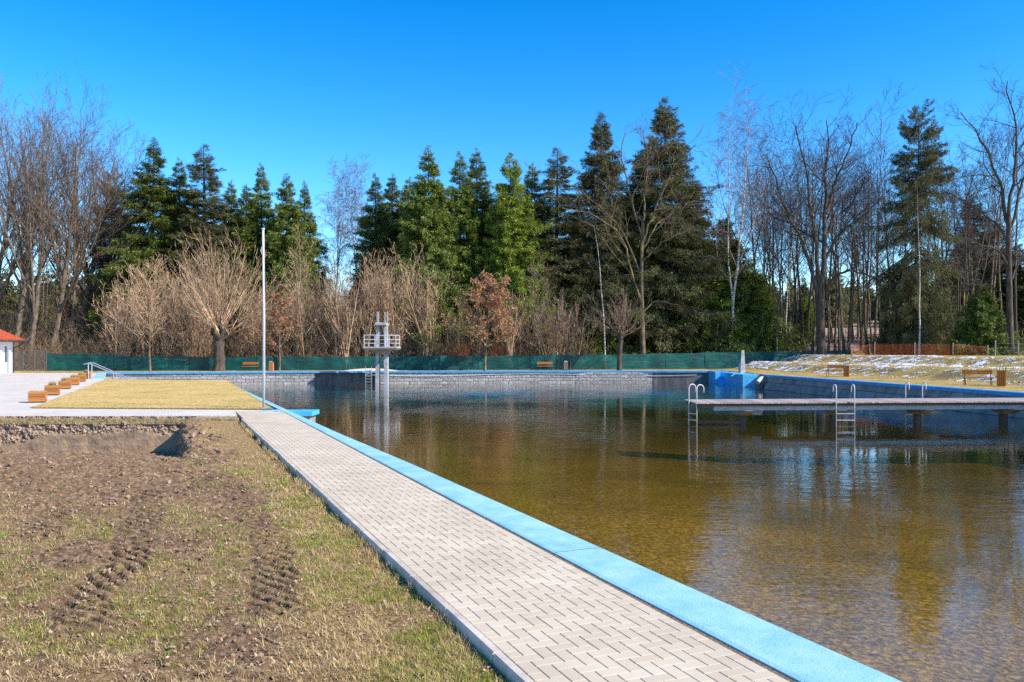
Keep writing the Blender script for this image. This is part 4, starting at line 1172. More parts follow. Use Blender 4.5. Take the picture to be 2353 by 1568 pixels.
for nm, (u0, v0, um, u1), y_ in (('near', (203, 836, 261, 305), 57.6), ('far', (211, 834, 268, 312), 60.6)):
    e = empty('handrail', (X(u0, y_), y_, 0), f'grey metal handrail sloping down the pool steps, the {nm}er of the pair' if nm == 'near' else 'grey metal handrail sloping down the pool steps, the farther of the pair', 'handrail', 'handrails of the pool steps')
    L_ = X(u1, y_) - X(u0, y_); zt = Z(v0, y_); z_end = Z(877, y_)
    b = B(); b.tube([(-.35, 0, zt - .05), (-.15, 0, zt), (.12, 0, zt), (L_, 0, z_end), (L_ + 1.2, 0, z_end - .55)], .035, 8); b.obj('rail', MT['steel'], e, True)
    xm = X(um, y_) - X(u0, y_)
    b = B(); b.tube([(0, 0, -.1), (0, 0, zt)], .035, 8); b.obj('post', MT['steel'], e)
    b = B(); b.tube([(xm, 0, -1.6), (xm, 0, zt + (z_end - zt) * (xm - .12) / (L_ - .12))], .035, 8); b.obj('post', MT['steel'], e)
e = empty('entry_steps', (-29, 59.5, 0), 'concrete entry steps under the two metal handrails at the left pool end', 'steps')
for i in range(7): b = B(); b.box((.6 + i * .42, 0, -.2 - .2 * i - .6), (.42, 4.2, 1.2), 0, .01); b.obj('step', MT['concrete'], e)

MT['planter_wood'] = island('planter_boards', [(.25, .10, .03), (.36, .155, .05), (.44, .21, .075)], .7, .2)
MT['planter_soil'] = M('planter_soil', [(.05, .035, .025), (.12, .085, .06)], 30, 5, .95, .8, 60, .02)


def make_planter(nm):
    e = empty('planter', (0, 0, 0), 'x', 'planter', 'wooden planters along the lawn edge', A)
    b = B(); w = .54; h = .43
    for i in range(6):
        z = .04 + i * .066 + .03
        for s in (-1, 1):
            b.box((0, s * w / 2, z), (w + .03, .022, .056), 0, .004); b.box((s * w / 2, 0, z), (.022, w - .03, .056), 0, .004)
    b.obj('boards', MT['planter_wood'], e)
    for sx in (-1, 1):
        for sy in (-1, 1): B().box((sx * (w / 2 - .04), sy * (w / 2 - .04), .21), (.05, .05, .42)).obj('corner_post', MT['joist'], e)
    b = B(); b.box((0, 0, .2), (w - .03, w - .03, .36)); b.obj('soil', MT['planter_soil'], e)
    return e


rg = np.random.default_rng(12)


def tuft(name, n, h, spread, parent, seed):
    rg = np.random.default_rng(seed); a1 = rg.random(n) * 6.28; r1 = .14 * np.sqrt(rg.random(n))
    o = blades(name, np.cos(a1) * r1, np.sin(a1) * r1, h * (.5 + .6 * rg.random(n)), .0045 + .002 * rg.random(n), .1 + spread * rg.random(n), MT['dry_blade'], rg, np.full(n, .39))
    o.parent = parent; o['kind'] = 'stuff'; return o


pl0 = make_planter('')
lab = ['empty wooden slat planter nearest the camera at the lawn corner', 'second wooden planter from the lawn corner, topped with dry grass', 'third wooden planter from the lawn corner, beside a thin metal post',
       'fourth wooden planter from the lawn corner, with a low dry tuft', 'fifth wooden planter from the lawn corner, next to the last one', 'farthest wooden planter, closest to the metal handrails']
pv = [(76, 926), (111.6, 909), (141.7, 894.6), (162.7, 885.5), (179.8, 877.7), (193, 871)]
for i, (u, v_) in enumerate(pv):
    o = pl0 if i == 0 else copy_tree(pl0)
    p = G(u, v_); o.location = (p.x, p.y + .3, 0); o['label'] = lab[i]; o.rotation_euler = (0, 0, A + random.uniform(-.03, .03))
    tuft('stubble' if i == 0 else 'dry_grass', 60 if i == 0 else 420, .06 if i == 0 else .28, .35 if i == 0 else .75, o, i)
p = G(129, 900)
e = empty('bollard', p, 'thin grey metal post between the second and third planters', 'post')
b = B(); b.tube([(0, 0, 0), (0, 0, .62)], .022, 8); b.obj('post', MT['steel'], e)

MT['bench_wood'] = island('bench_slats', [(.36, .105, .010), (.47, .15, .014)], .55, .2, .35)
MT['black_metal'] = M('black_metal', [(.02, .02, .022), (.05, .05, .052)], 5, 3, .5, .1, 20, .003)


def make_bench():
    e = empty('park_bench', (0, 0, 0), 'x', 'bench')
    for z, y, h in ((.84, .25, .085), (.73, .215, .085)):
        pass
    b = B(); b.box((0, .27, .80), (1.55, .035, .10), 0, .006); b.box((0, .25, .685), (1.55, .035, .10), 0, .006); b.obj('backrest', MT['bench_wood'], e)
    b = B()
    for y in (-.22, -.09, .04, .16): b.box((0, y, .435), (1.55, .115, .04), 0, .0115)
    b.obj('seat', MT['bench_wood'], e)
    for s in (-1, 1):
        b = B(); x = s * .66
        b.tube([(x, -.26, 0), (x, -.20, .41)], .022, 6); b.tube([(x, .20, .40), (x, .29, .86)], .022, 6); b.tube([(x, .30, 0), (x, .18, .41)], .022, 6); b.tube([(x, -.24, .405), (x, .2, .405)], .02, 6)
        b.obj('leg_frame', MT['black_metal'], e)
    return e


def make_bin(lid=True, wood='bench_wood'):
    e = empty('litter_bin', (0, 0, 0), 'x', 'litter bin')
    w = .38; h = .78
    b = B()
    for i in range(4):
        t = -w / 2 + (i + .5) * w / 4
        for s in (-1, 1): b.box((t, s * w / 2, h / 2 + .03), (w / 4 - .012, .022, h), 0, .003); b.box((s * w / 2, t, h / 2 + .03), (.022, w / 4 - .012, h), 0, .003)
    b.obj('slats', MT[wood], e)
    b = B(); b.box((0, 0, .4), (w - .04, w - .04, .76)); b.obj('liner', MT['black_metal'], e)
    if lid:
        b = B()
        for sx in (-1, 1): b.box((sx * (w / 2 - .01), 0, .90), (.02, w - .02, .16))
        b.box((0, 0, .99), (w + .03, w + .03, .03), 0, .004); b.obj('lid', MT['black_metal'], e)
        b = B(); b.box((0, -w / 2 + .02, .9), (w - .06, .012, .12)); b.obj('flap', MT['steel'], e)
    else:
        b = B()
        for sx in (-1, 1):
            for sy in (-1, 1): b.tube([(sx * w / 2, sy * w / 2, .78), (sx * w / 2, sy * w / 2, 1.0)], .014, 6)
        b.tube([(-.08, 0, .8), (-.08, 0, .99), (.08, 0, .99), (.08, 0, .8)], .014, 6)
        b.obj('lid_frame', MT['black_metal'], e)
    return e


MT['bin_red'] = island('reddish_slats', [(.4, .14, .05), (.5, .2, .08)], .6, .1)
MT['bin_grey'] = island('greyish_slats', [(.2, .13, .11), (.28, .18, .15)], .6, .1)
bench0 = make_bench()
spots = [((574, 80.2), 0, 'orange wooden bench before the green fence, just left of the flagpole'), ((1252, 81.6), 0, 'orange wooden bench before the green fence, right of the diving tower'),
         ((1922, 63.5), R(-38), 'brown wooden bench on the grass beside a lidded wooden litter bin'), ((2247, 47.0), R(-22), 'brown wooden bench at the foot of the snowy bank by the lidless bin')]
for i, (q_, rz, lb) in enumerate(spots):
    o = bench0 if i == 0 else copy_tree(bench0)
    o.location = (X(q_[0], q_[1]), q_[1], float(hgt(X(q_[0], q_[1]), q_[1]))); o.rotation_euler = (0, 0, rz); o['label'] = lb; o['group'] = 'wooden benches round the pool'
for u, y_, lid, wd, rz, lb, s_ in ((623.5, 80.6, True, 'bin_red', 0, 'reddish wooden litter bin with black lid right of the flagpole', 1), (1300, 81.8, True, 'bin_grey', 0, 'dull brown litter bin before the fence beside the orange bench', 1),
                               (1945, 62.2, True, 'bench_wood', R(-25), 'orange wooden litter bin with a dark lid on the right grass', 1.0), (2301, 45.6, False, 'bench_wood', R(-30), 'orange wooden litter bin without a lid at the right edge', 1.08)):
    o = make_bin(lid, wd); x = X(u, y_); o.location = (x, y_, float(hgt(x, y_))); o.rotation_euler = (0, 0, rz); o['label'] = lb; o['group'] = 'wooden litter bins round the pool'; o.scale = (s_, s_, s_)

# heap of sand behind the coping
p = Vector((X(850, 79.4), 79.4, 0))
nx, ny = 60, 16; a_ = np.linspace(-2.9, 2.9, nx)[None]; c_ = np.linspace(-.7, .7, ny)[:, None]
zz = .26 * np.clip(1 - (np.abs(a_) / 2.9) ** 2, 0, 1) * np.clip(1 - (np.abs(c_) / .7) ** 2, 0, 1) + .05 * (fbm(a_ * 3 + 0 * c_, c_ * 3 + 0 * a_, 5, 3) - .5) - .02
MT['sandpile'] = M('pale_sand', [(.5, .42, .33), (.62, .54, .44)], 12, 5, .95, .5, 40, .02)
o = link('sand_heap', np_mesh('sand_heap', np.stack([a_ + 0 * c_ + p.x, c_ + 0 * a_ + p.y + .25, zz + .02], -1), grid_faces(ny, nx), MT['sandpile'], False)); tag(o, 'low pale heap of sand behind the wall by the diving tower', 'sand heap', kind='stuff')

# ================================================================== FENCES
FP = [(108, 80.0, 1.72), (180, 80.2, 1.70), (260, 80.4, 1.58), (340, 80.6, 1.42), (420, 80.8, 1.42), (505, 81.2, 1.32), (590, 81.5, 1.44), (680, 82, 1.42), (760, 82.3, 1.38), (845, 82.6, 1.42), (930, 83, 1.44), (1010, 83.4, 1.48), (1100, 83.8, 1.5), (1190, 84.3, 1.5), (1290, 85, 1.56), (1375, 85.6, 1.62), (1440, 86.2, 1.62), (1530, 87, 1.7), (1620, 88, 1.78), (1710, 89.2, 1.86), (1800, 90.5, 1.92), (1880, 91.6, 1.98), (1955, 92.6, 1.98)]
k = N('green_shade_net')
v = k.co()
c = k.ramp(k.noise(v, .8, 5), [(.3, (.0, .055, .058)), (.55, (.002, .10, .098)), (.75, (.012, .2, .175))])
p_ = k.pbsdf(c, .6, 0, k.bump(k.noise(k.co((.5, 1, 2.2)), 1.6, 4), .6, .15), .35)
t = k.n('BsdfTranslucent'); t.inputs['Color'].default_value = (.0, .15, .135, 1)
tp = k.n('BsdfTransparent'); ms = k.n('MixShader', i_Fac=.3); k.l(p_.outputs[0], ms.inputs[1]); k.l(t.outputs[0], ms.inputs[2])
m2 = k.n('MixShader', i_Fac=.10); k.l(ms.outputs[0], m2.inputs[1]); k.l(tp.outputs[0], m2.inputs[2]); k.l(m2.outputs[0], k.out.inputs['Surface']); MT['net'] = k.m
e = empty('shade_net_fence', (0, 84, 0), 'long dark green shade net fence stretched before the woods', 'fence')
for i, ((u0, y0, h0), (u1, y1, h1)) in enumerate(zip(FP[:-1], FP[1:])):
    n = 14; m = 7; vs = []
    rg = random.Random(i); sag = rg.uniform(.02, .10)
    for a_ in range(n + 1):
        t = a_ / n; x = X(u0, y0) * (1 - t) + X(u1, y1) * t; y = y0 * (1 - t) + y1 * t; g0 = float(hgt(x, y)) if x > 15 else 0.0
        hh = h0 * (1 - t) + h1 * t - sag * 4 * t * (1 - t)
        for c_ in range(m + 1):
            s = c_ / m; vs.append((x, y + .05 * math.sin(t * 9 + i) * math.sin(s * 3.1) - 84, min(g0, .4) * (1 - s) * .5 - .03 + s * (hh + .03)))
    b = B(); b.add(vs, grid_faces(n + 1, m + 1).tolist()); b.obj('net', MT['net'], e, True)
for i, (u, y, h) in enumerate(FP):
    b = B(); b.tube([(X(u, y), y + .07 - 84, -.3), (X(u, y), y + .07 - 84, h + .05)], .03, 6); b.obj('post', MT['black_metal'], e)

# gate and wire panels by the building
MT['gate'] = M('gate_steel', [(.10, .105, .115), (.18, .185, .2)], 6, 3, .5, .1, 20, .003, metal=.3)
e = empty('metal_gate', (X(70, 80), 80, 0), 'grey metal gate of thin bars between the white building and the green fence', 'gate')
hz = Z(806, 80)
for u in (31, 53, 79.5, 103, 107): b = B(); x = X(u, 80) - e.location.x; b.box((x, 0, hz / 2 - .05), (.08, .08, hz + .15)); b.obj('post', MT['gate'], e)
for u0, u1, nv_, nh in ((31, 53, 16, 9), (53, 79.5, 3, 34), (79.5, 103, 3, 34)):
    b = B(); xa, xb = X(u0, 80) - e.location.x + .05, X(u1, 80) - e.location.x - .05
    for i in range(nv_): x = xa + (xb - xa) * i / (nv_ - 1); b.box((x, 0, hz / 2), (.014 if 0 < i < nv_ - 1 else .04, .016, hz - .1))
    for i in range(nh): z = .08 + (hz - .12) * i / (nh - 1); b.box(((xa + xb) / 2, .012, z), (xb - xa, .014, .016 if 0 < i < nh - 1 else .04))
    b.obj('bar_panel', MT['gate'], e)

# orange safety net on the bank
MT['orange_net'] = M('orange_plastic', [(.75, .16, .05), (.85, .25, .1)], 4, 3, .6, 0)
OP = [(1957, 78, 1.18), (2010, 77, 1.12), (2102, 74, 1.1), (2190, 72, 1.05), (2270, 71, .8)]
e = empty('safety_net_fence', (40, 75, 1.5), 'orange plastic safety net fence along the top of the snowy bank', 'fence')
def plate(u, y): return float(hgt(X(u, y), y))
for (u0, y0, h0), (u1, y1, h1) in zip(OP[:-1], OP[1:]):
    b = B(); n = 34
    P0_, P1_ = Vector((X(u0, y0), y0, plate(u0, y0))), Vector((X(u1, y1), y1, plate(u1, y1)))
    for i in range(n + 1):
        t = i / n; p = P0_.lerp(P1_, t); h = h0 * (1 - t) + h1 * t - .15 * t * (1 - t); b.tube([p - e.location + Vector((0, 0, .03)), p - e.location + Vector((.02 * math.sin(i), .02 * math.cos(i), h))], .004, 3, False)
    for j in range(9):
        s = j / 8; b.tube([P0_.lerp(P1_, t) - e.location + Vector((0, .03 * math.sin(t * 20 + j), .03 + (h0 * (1 - t) + h1 * t - .15 * t * (1 - t) - .03) * s)) for t in np.linspace(0, 1, 9)], .0045, 3, False)
    b.obj('net', MT['orange_net'], e)
MT['fence_post'] = M('grey_post_wood', [(.25, .22, .18), (.42, .38, .32)], 5, 5, .9, .3, 20, .01, (1, 1, .2))
for (u, y, h) in OP:
    b = B(); p = Vector((X(u, y), y, plate(u, y))) - e.location; b.tube([p + Vector((0, .04, -.2)), p + Vector((.02, .04, h + .12))], .045, 7); b.obj('post', MT['fence_post'], e)
e = empty('wire_fence', (48, 72, 1.5), 'wire fence on leaning wooden posts continuing right of the orange net', 'fence')
for u, y, h, ln in ((2286, 69, 1.35, .06), (2340, 68, 1.2, 0), (2420, 67, 1.3, -.04)):
    b = B(); p = Vector((X(u, y), y, plate(u, y))) - e.location; b.tube([p + Vector((0, 0, -.2)), p + Vector((ln, 0, h))], .05, 7); b.obj('post', MT['fence_post'], e)
b = B()
for z in (.35, .7, 1.05): b.tube([Vector((X(u, y), y, plate(u, y) + z)) - e.location for u, y in ((2286, 69), (2340, 68), (2420, 67))], .006, 4)
b.obj('wire', MT['steel'], e)

# ================================================================== BUILDING
cx0 = Vector((X(29, 73.6), 73.6, 0)); rzb = R(33)
e = empty('bath_house', cx0, 'white rendered building with a red tiled roof at the left edge', 'building', None, rzb)
MT['render'] = M('white_render', [(.72, .72, .74), (.8, .8, .82)], 2, 5, .9, .2, 30, .01)
W_, D_, H_ = 14.0, 7.0, 2.85
b = B(); b.hexa([(-W_, 0, -.1), (0, 0, -.1), (0, D_, -.1), (-W_, D_, -.1)], [(-W_, 0, H_), (0, 0, H_), (0, D_, H_), (-W_, D_, H_)]); b.obj('wall', MT['render'], e)
k = N('red_roof_tiles')
v = k.co(); wv = k.n('TexWave', wave_type='BANDS', bands_direction='X'); wv.inputs['Scale'].default_value = 3.2; k.l(v, wv.inputs['Vector'])
wz = k.n('TexWave', wave_type='BANDS', bands_direction='Z', wave_profile='SAW'); wz.inputs['Scale'].default_value = 1.6; k.l(v, wz.inputs['Vector'])
c = k.ramp(k.noise(v, 3, 6), [(.3, (.42, .07, .03)), (.7, (.58, .12, .05))]); c = k.mix(.35, c, k.mix(1, c, wz.outputs['Color'], 'MULTIPLY'))
k.pbsdf(c, .7, 0, k.bump(k.math('ADD', wv.outputs['Fac'], wz.outputs['Fac']), .7, .05), .3)
o_ = .95; hr = 2.3
b = B()
E = [(-W_ - o_, -o_, H_ - .05), (o_, -o_, H_ - .05), (o_, D_ + o_, H_ - .05), (-W_ - o_, D_ + o_, H_ - .05)]
E2 = [(p[0], p[1], p[2] + .13) for p in E]
rd = [(-W_ + 3.4, D_ / 2, H_ + hr), (-3.4, D_ / 2, H_ + hr)]
b.add(E + E2 + rd, [(3, 2, 1, 0)] + [(i, (i + 1) % 4, 4 + (i + 1) % 4, 4 + i) for i in range(4)] + [(4, 5, 9, 8), (5, 6, 9), (6, 7, 8, 9), (7, 4, 8)])
b.obj('roof', k.m, e)
b = B(); b.tube([(-W_ - o_, -o_ - .07, H_ + .0), (o_ + .05, -o_ - .07, H_ - .02)], .075, 8); b.obj('gutter', MT['black_metal'], e)
b = B(); b.tube([(o_ - .1, -o_ - .05, H_ - .05), (o_ - .2, -o_ + .1, H_ - .3), (.10, -.05, H_ - .62), (.07, -.07, H_ - .8), (.07, -.07, 0)], .05, 8); b.obj('downpipe', MT['black_metal'], e)
MT['glass_dark'] = M('dark_window_glass', [(.04, .045, .055), (.08, .085, .1)], 2, 2, .12, 0, spec=.6)
for x, z0, z1 in ((-.52, .95, 2.35), (-1.28, 1.9, 2.35), (-2.4, .95, 2.35), (-3.6, 1.9, 2.35)):
    b = B(); b.box((x, .0, (z0 + z1) / 2), (.17, .05, z1 - z0)); f = b.obj('window', MT['gate'], e)
    b = B(); b.box((x, -.02, (z0 + z1) / 2), (.13, .03, z1 - z0 - .06)); b.obj('pane', MT['glass_dark'], f)
for x in (-.22, -.92): b = B(); b.box((x, -.10, 1.0), (.15, .22, 2.1), 0, .01); b.obj('pilaster', MT['render'], e)

# ================================================================== TREES
def tree(pr, u, y, top, label, cat='spruce', group=None, wx=1.0, rz=None, name=None, H=None, zb=None):
    """a tree at picture column u, y metres away, its tip at picture row top"""
    x = X(u, y); z0 = float(hgt(x, y)) if zb is None else zb
    H = H or {'spruce': 26.0}.get(pr.name, 26.0)
    s = (Z(top, y) - z0) / H
    if cat == 'spruce': wx *= 1.18
    return scatter_parts(pr, (x, y, z0), label, cat, group, s * wx, s, random.uniform(0, 6.28) if rz is None else rz, name)


gS = 'tall spruces behind the pool'
for pi, u, y, top, wx, lb in [
    (5, 250, 101, 402, .5, 'narrow dark spruce half hidden behind the bare trees on the left'),
    (0, 348, 95, 316, 1.15, 'broad dark spruce with upswept bare-tipped branches, tallest of the left group'),
    (1, 421, 97, 362, .95, 'narrow spruce just right of the broad upswept one'),
    (3, 475, 95, 333, 1.25, 'pale greyish spruce with a bushy blunt top above the pollard willow'),
    (1, 524, 98, 412, .9, 'short spruce peeping out right of the greyish bushy one'),
    (1, 563, 96, 420, 1.2, 'yellow-green spruce left of the flagpole top'),
    (1, 605, 98, 372, .85, 'slim spruce with a sharp tip directly above the flagpole'),
    (2, 660, 96, 398, .85, 'drooping spruce right of the flagpole tip'),
    (0, 699, 98, 416, .85, 'right end spruce of the left group, beside the sky gap'),
    (0, 868, 97, 396, .9, 'left end spruce of the central group, beside the thin birches'),
    (1, 905, 99, 400, 1.1, 'dark spruce with a twin tip second in the central group'),
    (1, 932, 100, 406, 1.1, 'dark round topped spruce left of the tall weeping one'),
    (2, 990, 93, 331, .86, 'tall weeping spruce with hanging green fringes left of centre'),
    (0, 1062, 95, 346, .95, 'dark dense spruce between the weeping one and its twin tipped neighbour'),
    (1, 1103, 97, 341, 1.05, 'dark spruce with a slender tip right of the dense dark one'),
    (6, 1176, 93, 346, .85, 'bright green spruce catching the sun at the centre of the wood'),
    (1, 1214, 98, 372, 1.0, 'dark spruce tucked behind the bright green one'),
    (3, 1276, 95, 335, 1.25, 'brownish spruce with a blunt top left of the old oak'),
    (4, 1384, 96, 256, .72, 'second tallest spruce, dull green, rising behind the old oak'),
    (4, 1526, 97, 220, .86, 'tallest spruce of all, broad and dull green, behind the old oak'),
    (1, 1478, 99, 345, 1.0, 'narrow spruce squeezed between the two tallest ones'),
    (3, 1592, 99, 400, 1.2, 'lower spruce leaning out on the right flank of the tallest one')]:
    tree(SP[pi], u, y, top, lb, 'spruce', gS, wx, H=28 if pi == 4 else 27 if pi == 5 else 26)
tree(SP[5], 2102, 88, 256, 'ragged spruce with gaps between its tiers on the right bank', 'spruce', gS, .6, H=27)
for i, (u, y, top, wx) in enumerate([(330, 104, 520, 1.3), (400, 106, 500, 1.3), (470, 105, 490, 1.3), (560, 106, 520, 1.3), (640, 105, 510, 1.2), (880, 105, 520, 1.2), (950, 106, 500, 1.3), (1030, 105, 480, 1.3), (1130, 106, 480, 1.3), (1250, 105, 500, 1.3), (1330, 106, 470, 1.3), (1440, 106, 430, 1.3), (1560, 107, 470, 1.3), (290, 103, 620, 1.4), (850, 104, 600, 1.3)]):
    tree(SP[i % 3], u, y, top, 'shaded spruce of the second row, only glimpsed between the front spruces', 'spruce', 'shaded spruces of the second row', wx)
gY = 'young spruces under the tall trees'
for pi, u, y, top, wx, lb in [
    (7, 1622, 97, 560, 1.1, 'sunlit young spruce right of the oak trunk above the green fence'),
    (7, 1722, 99, 590, 1.0, 'yellow-green young spruce just right of the forked birch'),
    (8, 1662, 100, 500, .9, 'dark young spruce standing behind the forked birch'),
    (7, 1560, 98, 610, 1.0, 'young spruce low beneath the tallest spruce'),
    (8, 1340, 95, 640, 1.1, 'low dark spruce behind the small pollard tree'),
    (8, 2258, 82, 650, 1.0, 'dark drooping young spruce behind the orange net at the right'),
    (8, 2085, 92, 640, .8, 'dark young spruce at the foot of the ragged spruce'),
    (7, 1852, 112, 680, .8, 'small green spruce among the thin trunks left of the big right oak')]:
    tree(SP[pi], u, y, top, lb, 'young spruce', gY, wx, H=12 if pi == 7 else 10)
for u, y, top in ((2240, 112, 450), (2300, 110, 500), (2345, 108, 560), (2190, 120, 560), (2400, 106, 540)):
    tree(SP[3], u, y, top, 'greyish spruce farther back in the right-hand wood', 'spruce', 'greyish spruces far back on the right', 1.5)

# old oak in the middle
OY = 90.0; m = OY / F
def lm(u0, pts, dep=None):
    out = []
    for i, p in enumerate(pts):
        t = i / max(1, len(pts) - 1); out.append(((p[0] - u0) * m, (dep or 0) * t, (849 - p[1]) * m))
    return out


oak1 = spreading('oak_tree', 61, [lm(1475, [(1474, 640), (1452, 575), (1420, 520), (1375, 465), (1320, 420), (1262, 400)], 2),
                                  lm(1475, [(1474, 700), (1452, 640), (1437, 575), (1405, 530), (1350, 500), (1290, 490)], -3),
                                  lm(1475, [(1476, 560), (1462, 500), (1445, 430), (1430, 350), (1440, 300)], 1),
                                  lm(1475, [(1476, 560), (1500, 500), (1520, 440), (1545, 385), (1590, 345)], -2),
                                  lm(1475, [(1476, 575), (1510, 520), (1560, 480), (1600, 455), (1640, 450)], 3),
                                  lm(1475, [(1478, 600), (1520, 560), (1580, 535), (1630, 545)], -2.5),
                                  lm(1475, [(1476, 720), (1510, 690), (1560, 700), (1600, 720)], 2),
                                  lm(1475, [(1474, 740), (1430, 700), (1390, 690), (1350, 710)], 2.5),
                                  lm(1475, [(1476, 520), (1482, 440), (1490, 370), (1478, 300)], 0)],
                 [.12, .15, .11, .12, .11, .10, .07, .07, .12], [.035] * 9, lm(1475, [(1478, 853), (1476, 760), (1473, 650), (1477, 505)]), .32, .15, 'bark_lichen', 'twig_forest', 11, 6, 3, .03)
scatter_parts(oak1, (X(1475, OY), OY, 0), 'big old bare oak with yellow lichen on its limbs before the tallest spruces', 'oak tree')
OY = 88.0; m = OY / F
oak2 = spreading('oak_tree', 62, [lm(1887, [(1882, 680), (1862, 600), (1842, 540), (1815, 490), (1800, 420), (1775, 350)], 2),
                                  lm(1887, [(1884, 660), (1872, 560), (1858, 490), (1845, 420), (1830, 350), (1815, 300)], -2),
                                  lm(1887, [(1890, 640), (1895, 560), (1898, 480), (1893, 400), (1905, 330), (1900, 280)], 0),
                                  lm(1887, [(1892, 560), (1920, 500), (1955, 480), (1985, 440), (2005, 400)], 2),
                                  lm(1887, [(1900, 480), (1925, 400), (1945, 340), (1960, 290)], -1.5),
                                  lm(1887, [(1897, 665), (1912, 640), (1935, 622), (1960, 632), (1995, 645)], -2.5),
                                  lm(1887, [(1842, 540), (1815, 520), (1790, 470), (1765, 440)], -2),
                                  lm(1887, [(1892, 600), (1925, 540), (1960, 500), (2000, 470)], -2)],
                 [.25, .25, .3, .18, .16, .17, .12, .18], [.05] * 8, lm(1887, [(1888, 850), (1886, 780), (1885, 700), (1887, 635)]), .52, .42, 'bark', 'twig_dark', 12, 7, 4, .07)
scatter_parts(oak2, (X(1887, OY), OY, 0), 'large bare dark oak with forking limbs at the right end of the green fence', 'oak tree')
OY = 80.0; m = OY / F
oak3 = spreading('oak_tree', 63, [lm(2320, [(2318, 520), (2300, 420), (2280, 350), (2250, 290), (2220, 250)], 1),
                                  lm(2320, [(2318, 500), (2325, 400), (2330, 300), (2310, 230), (2300, 190)], -1),
                                  lm(2320, [(2318, 560), (2290, 500), (2240, 460), (2200, 430)], 2),
                                  lm(2320, [(2322, 520), (2350, 430), (2380, 340), (2390, 260)], 1),
                                  lm(2320, [(2320, 610), (2280, 570), (2230, 560), (2190, 555)], -2),
                                  lm(2320, [(2322, 640), (2360, 590), (2400, 560)], 2),
                                  lm(2320, [(2318, 680), (2280, 650), (2230, 655)], 1)],
                 [.17, .18, .12, .16, .1, .1, .08], [.04] * 7, lm(2320, [(2322, 812), (2320, 700), (2318, 600), (2318, 490)]), .32, .22, 'bark', 'twig_dark', 14, 7, 4, .05)
scatter_parts(oak3, (X(2320, OY), OY, -1.4 + 1.4), 'tall bare dark oak rising out of the frame at the far right', 'oak tree').location.z = 0

# bare forest-edge trees on the left
gF = 'bare trees at the left edge of the wood'
for pi, u, y, top, wx, rz, lb in [
    (1, 30, 88, 262, 1.0, .5, 'tallest bare tree at the left frame edge above the red roof'),
    (0, 62, 86, 325, 1.1, 0.1, 'bare tree leaning right behind the metal gate'),
    (3, 112, 90, 300, 1.05, -.1, 'bare tree with a wide fan of rising limbs right of the gate'),
    (0, 150, 93, 310, 1.15, .3, 'bare tree with long arching limbs toward the left spruces'),
    (2, 185, 96, 330, 1.2, 2.0, 'straight bare tree left of the narrow hidden spruce'),
    (2, -12, 90, 300, 1.1, 1.0, 'bare tree cut off by the left frame edge'),
    (1, 85, 98, 290, 1.0, 4.0, 'bare tree standing a row back behind the gate'),
    (2, 232, 97, 470, 1.3, 4.4, 'lower bare tree whose twigs cross the first spruces'),
    (3, 205, 100, 380, 1.0, .2, 'bare tree leaning right deep behind the left fence corner')]:
    tree(FN[pi], u, y, top, lb, 'bare tree', gF, wx, rz, H=[24, 25, 22, 23][pi] * .93)
rng_ = random.Random(3)
for i in range(13):
    u = -60 + i * 25 + rng_.uniform(-9, 9); y = rng_.uniform(92, 118)
    tree(SL[i % 6], u, y, rng_.uniform(380, 520), 'thin bare trunk deep in the wood behind the gate and left fence', 'bare tree', 'thin trunks in the left wood', 1.0, H=[20, 22, 18, 21, 17, 20][i % 6])
# thin trees on the right
ru = [1736, 1749, 1764, 1780, 1796, 1810, 1826, 1840, 1856, 1872, 1912, 1928, 1940, 1954, 1970, 1984, 1996, 2010, 2030, 2048, 2190, 2206, 2226, 2248, 2272, 2296,  1742, 1757, 1772, 1788, 1803, 1818, 1832, 1848, 1866, 1905, 1922, 1934, 1946, 1962, 1978, 1990, 2003, 2022, 2040, 2060, 2082, 2120, 2142, 2165, 2178, 2196, 2216, 2236, 2262, 2284, 2306, 2336]
for i, u in enumerate(ru):
    y = rng_.uniform(94, 122) if u < 2060 else rng_.uniform(90, 115)
    pi = i % 6
    tree(SL[pi], u + rng_.uniform(-4, 4), y, rng_.uniform(330, 470), 'thin bare trunk among the right-hand trees between the two big oaks' if 1895 < u < 2300 else 'thin bare trunk between the forked birch and the big right oak' if u < 1890 else 'thin bare trunk beside the right frame edge', 'bare tree',
         'thin trunks in the right wood', 1.05, H=[20, 22, 18, 21, 17, 20][pi])
# birches
for pi, u, y, top, wx, lb in [
    (0, 1684, 94, 296, 1.15, 'tall forked white birch with hazy twigs right of the tallest spruce'),
    (1, 768, 104, 446, 1.0, 'slender birch with hanging twigs in the sky gap, the left one'),
    (1, 824, 106, 440, .9, 'slender birch in the sky gap touching the central spruces'),
    (2, 681, 88, 602, 1.0, 'small white stemmed birch in the thicket right of the flagpole'),
    (3, 1392, 89, 520, .9, 'thin white birch trunk left of the old oak'),
    (3, 1803, 100, 400, .9, 'white birch trunk among the thin trees on the right'),
    (3, 2112, 84, 440, .8, 'pale birch trunk before the ragged spruce on the bank')]:
    tree(BI[pi], u, y, top, lb, 'birch tree', 'birches at the pool wood', wx, H=[24, 16, 12, 20][pi] * .97)

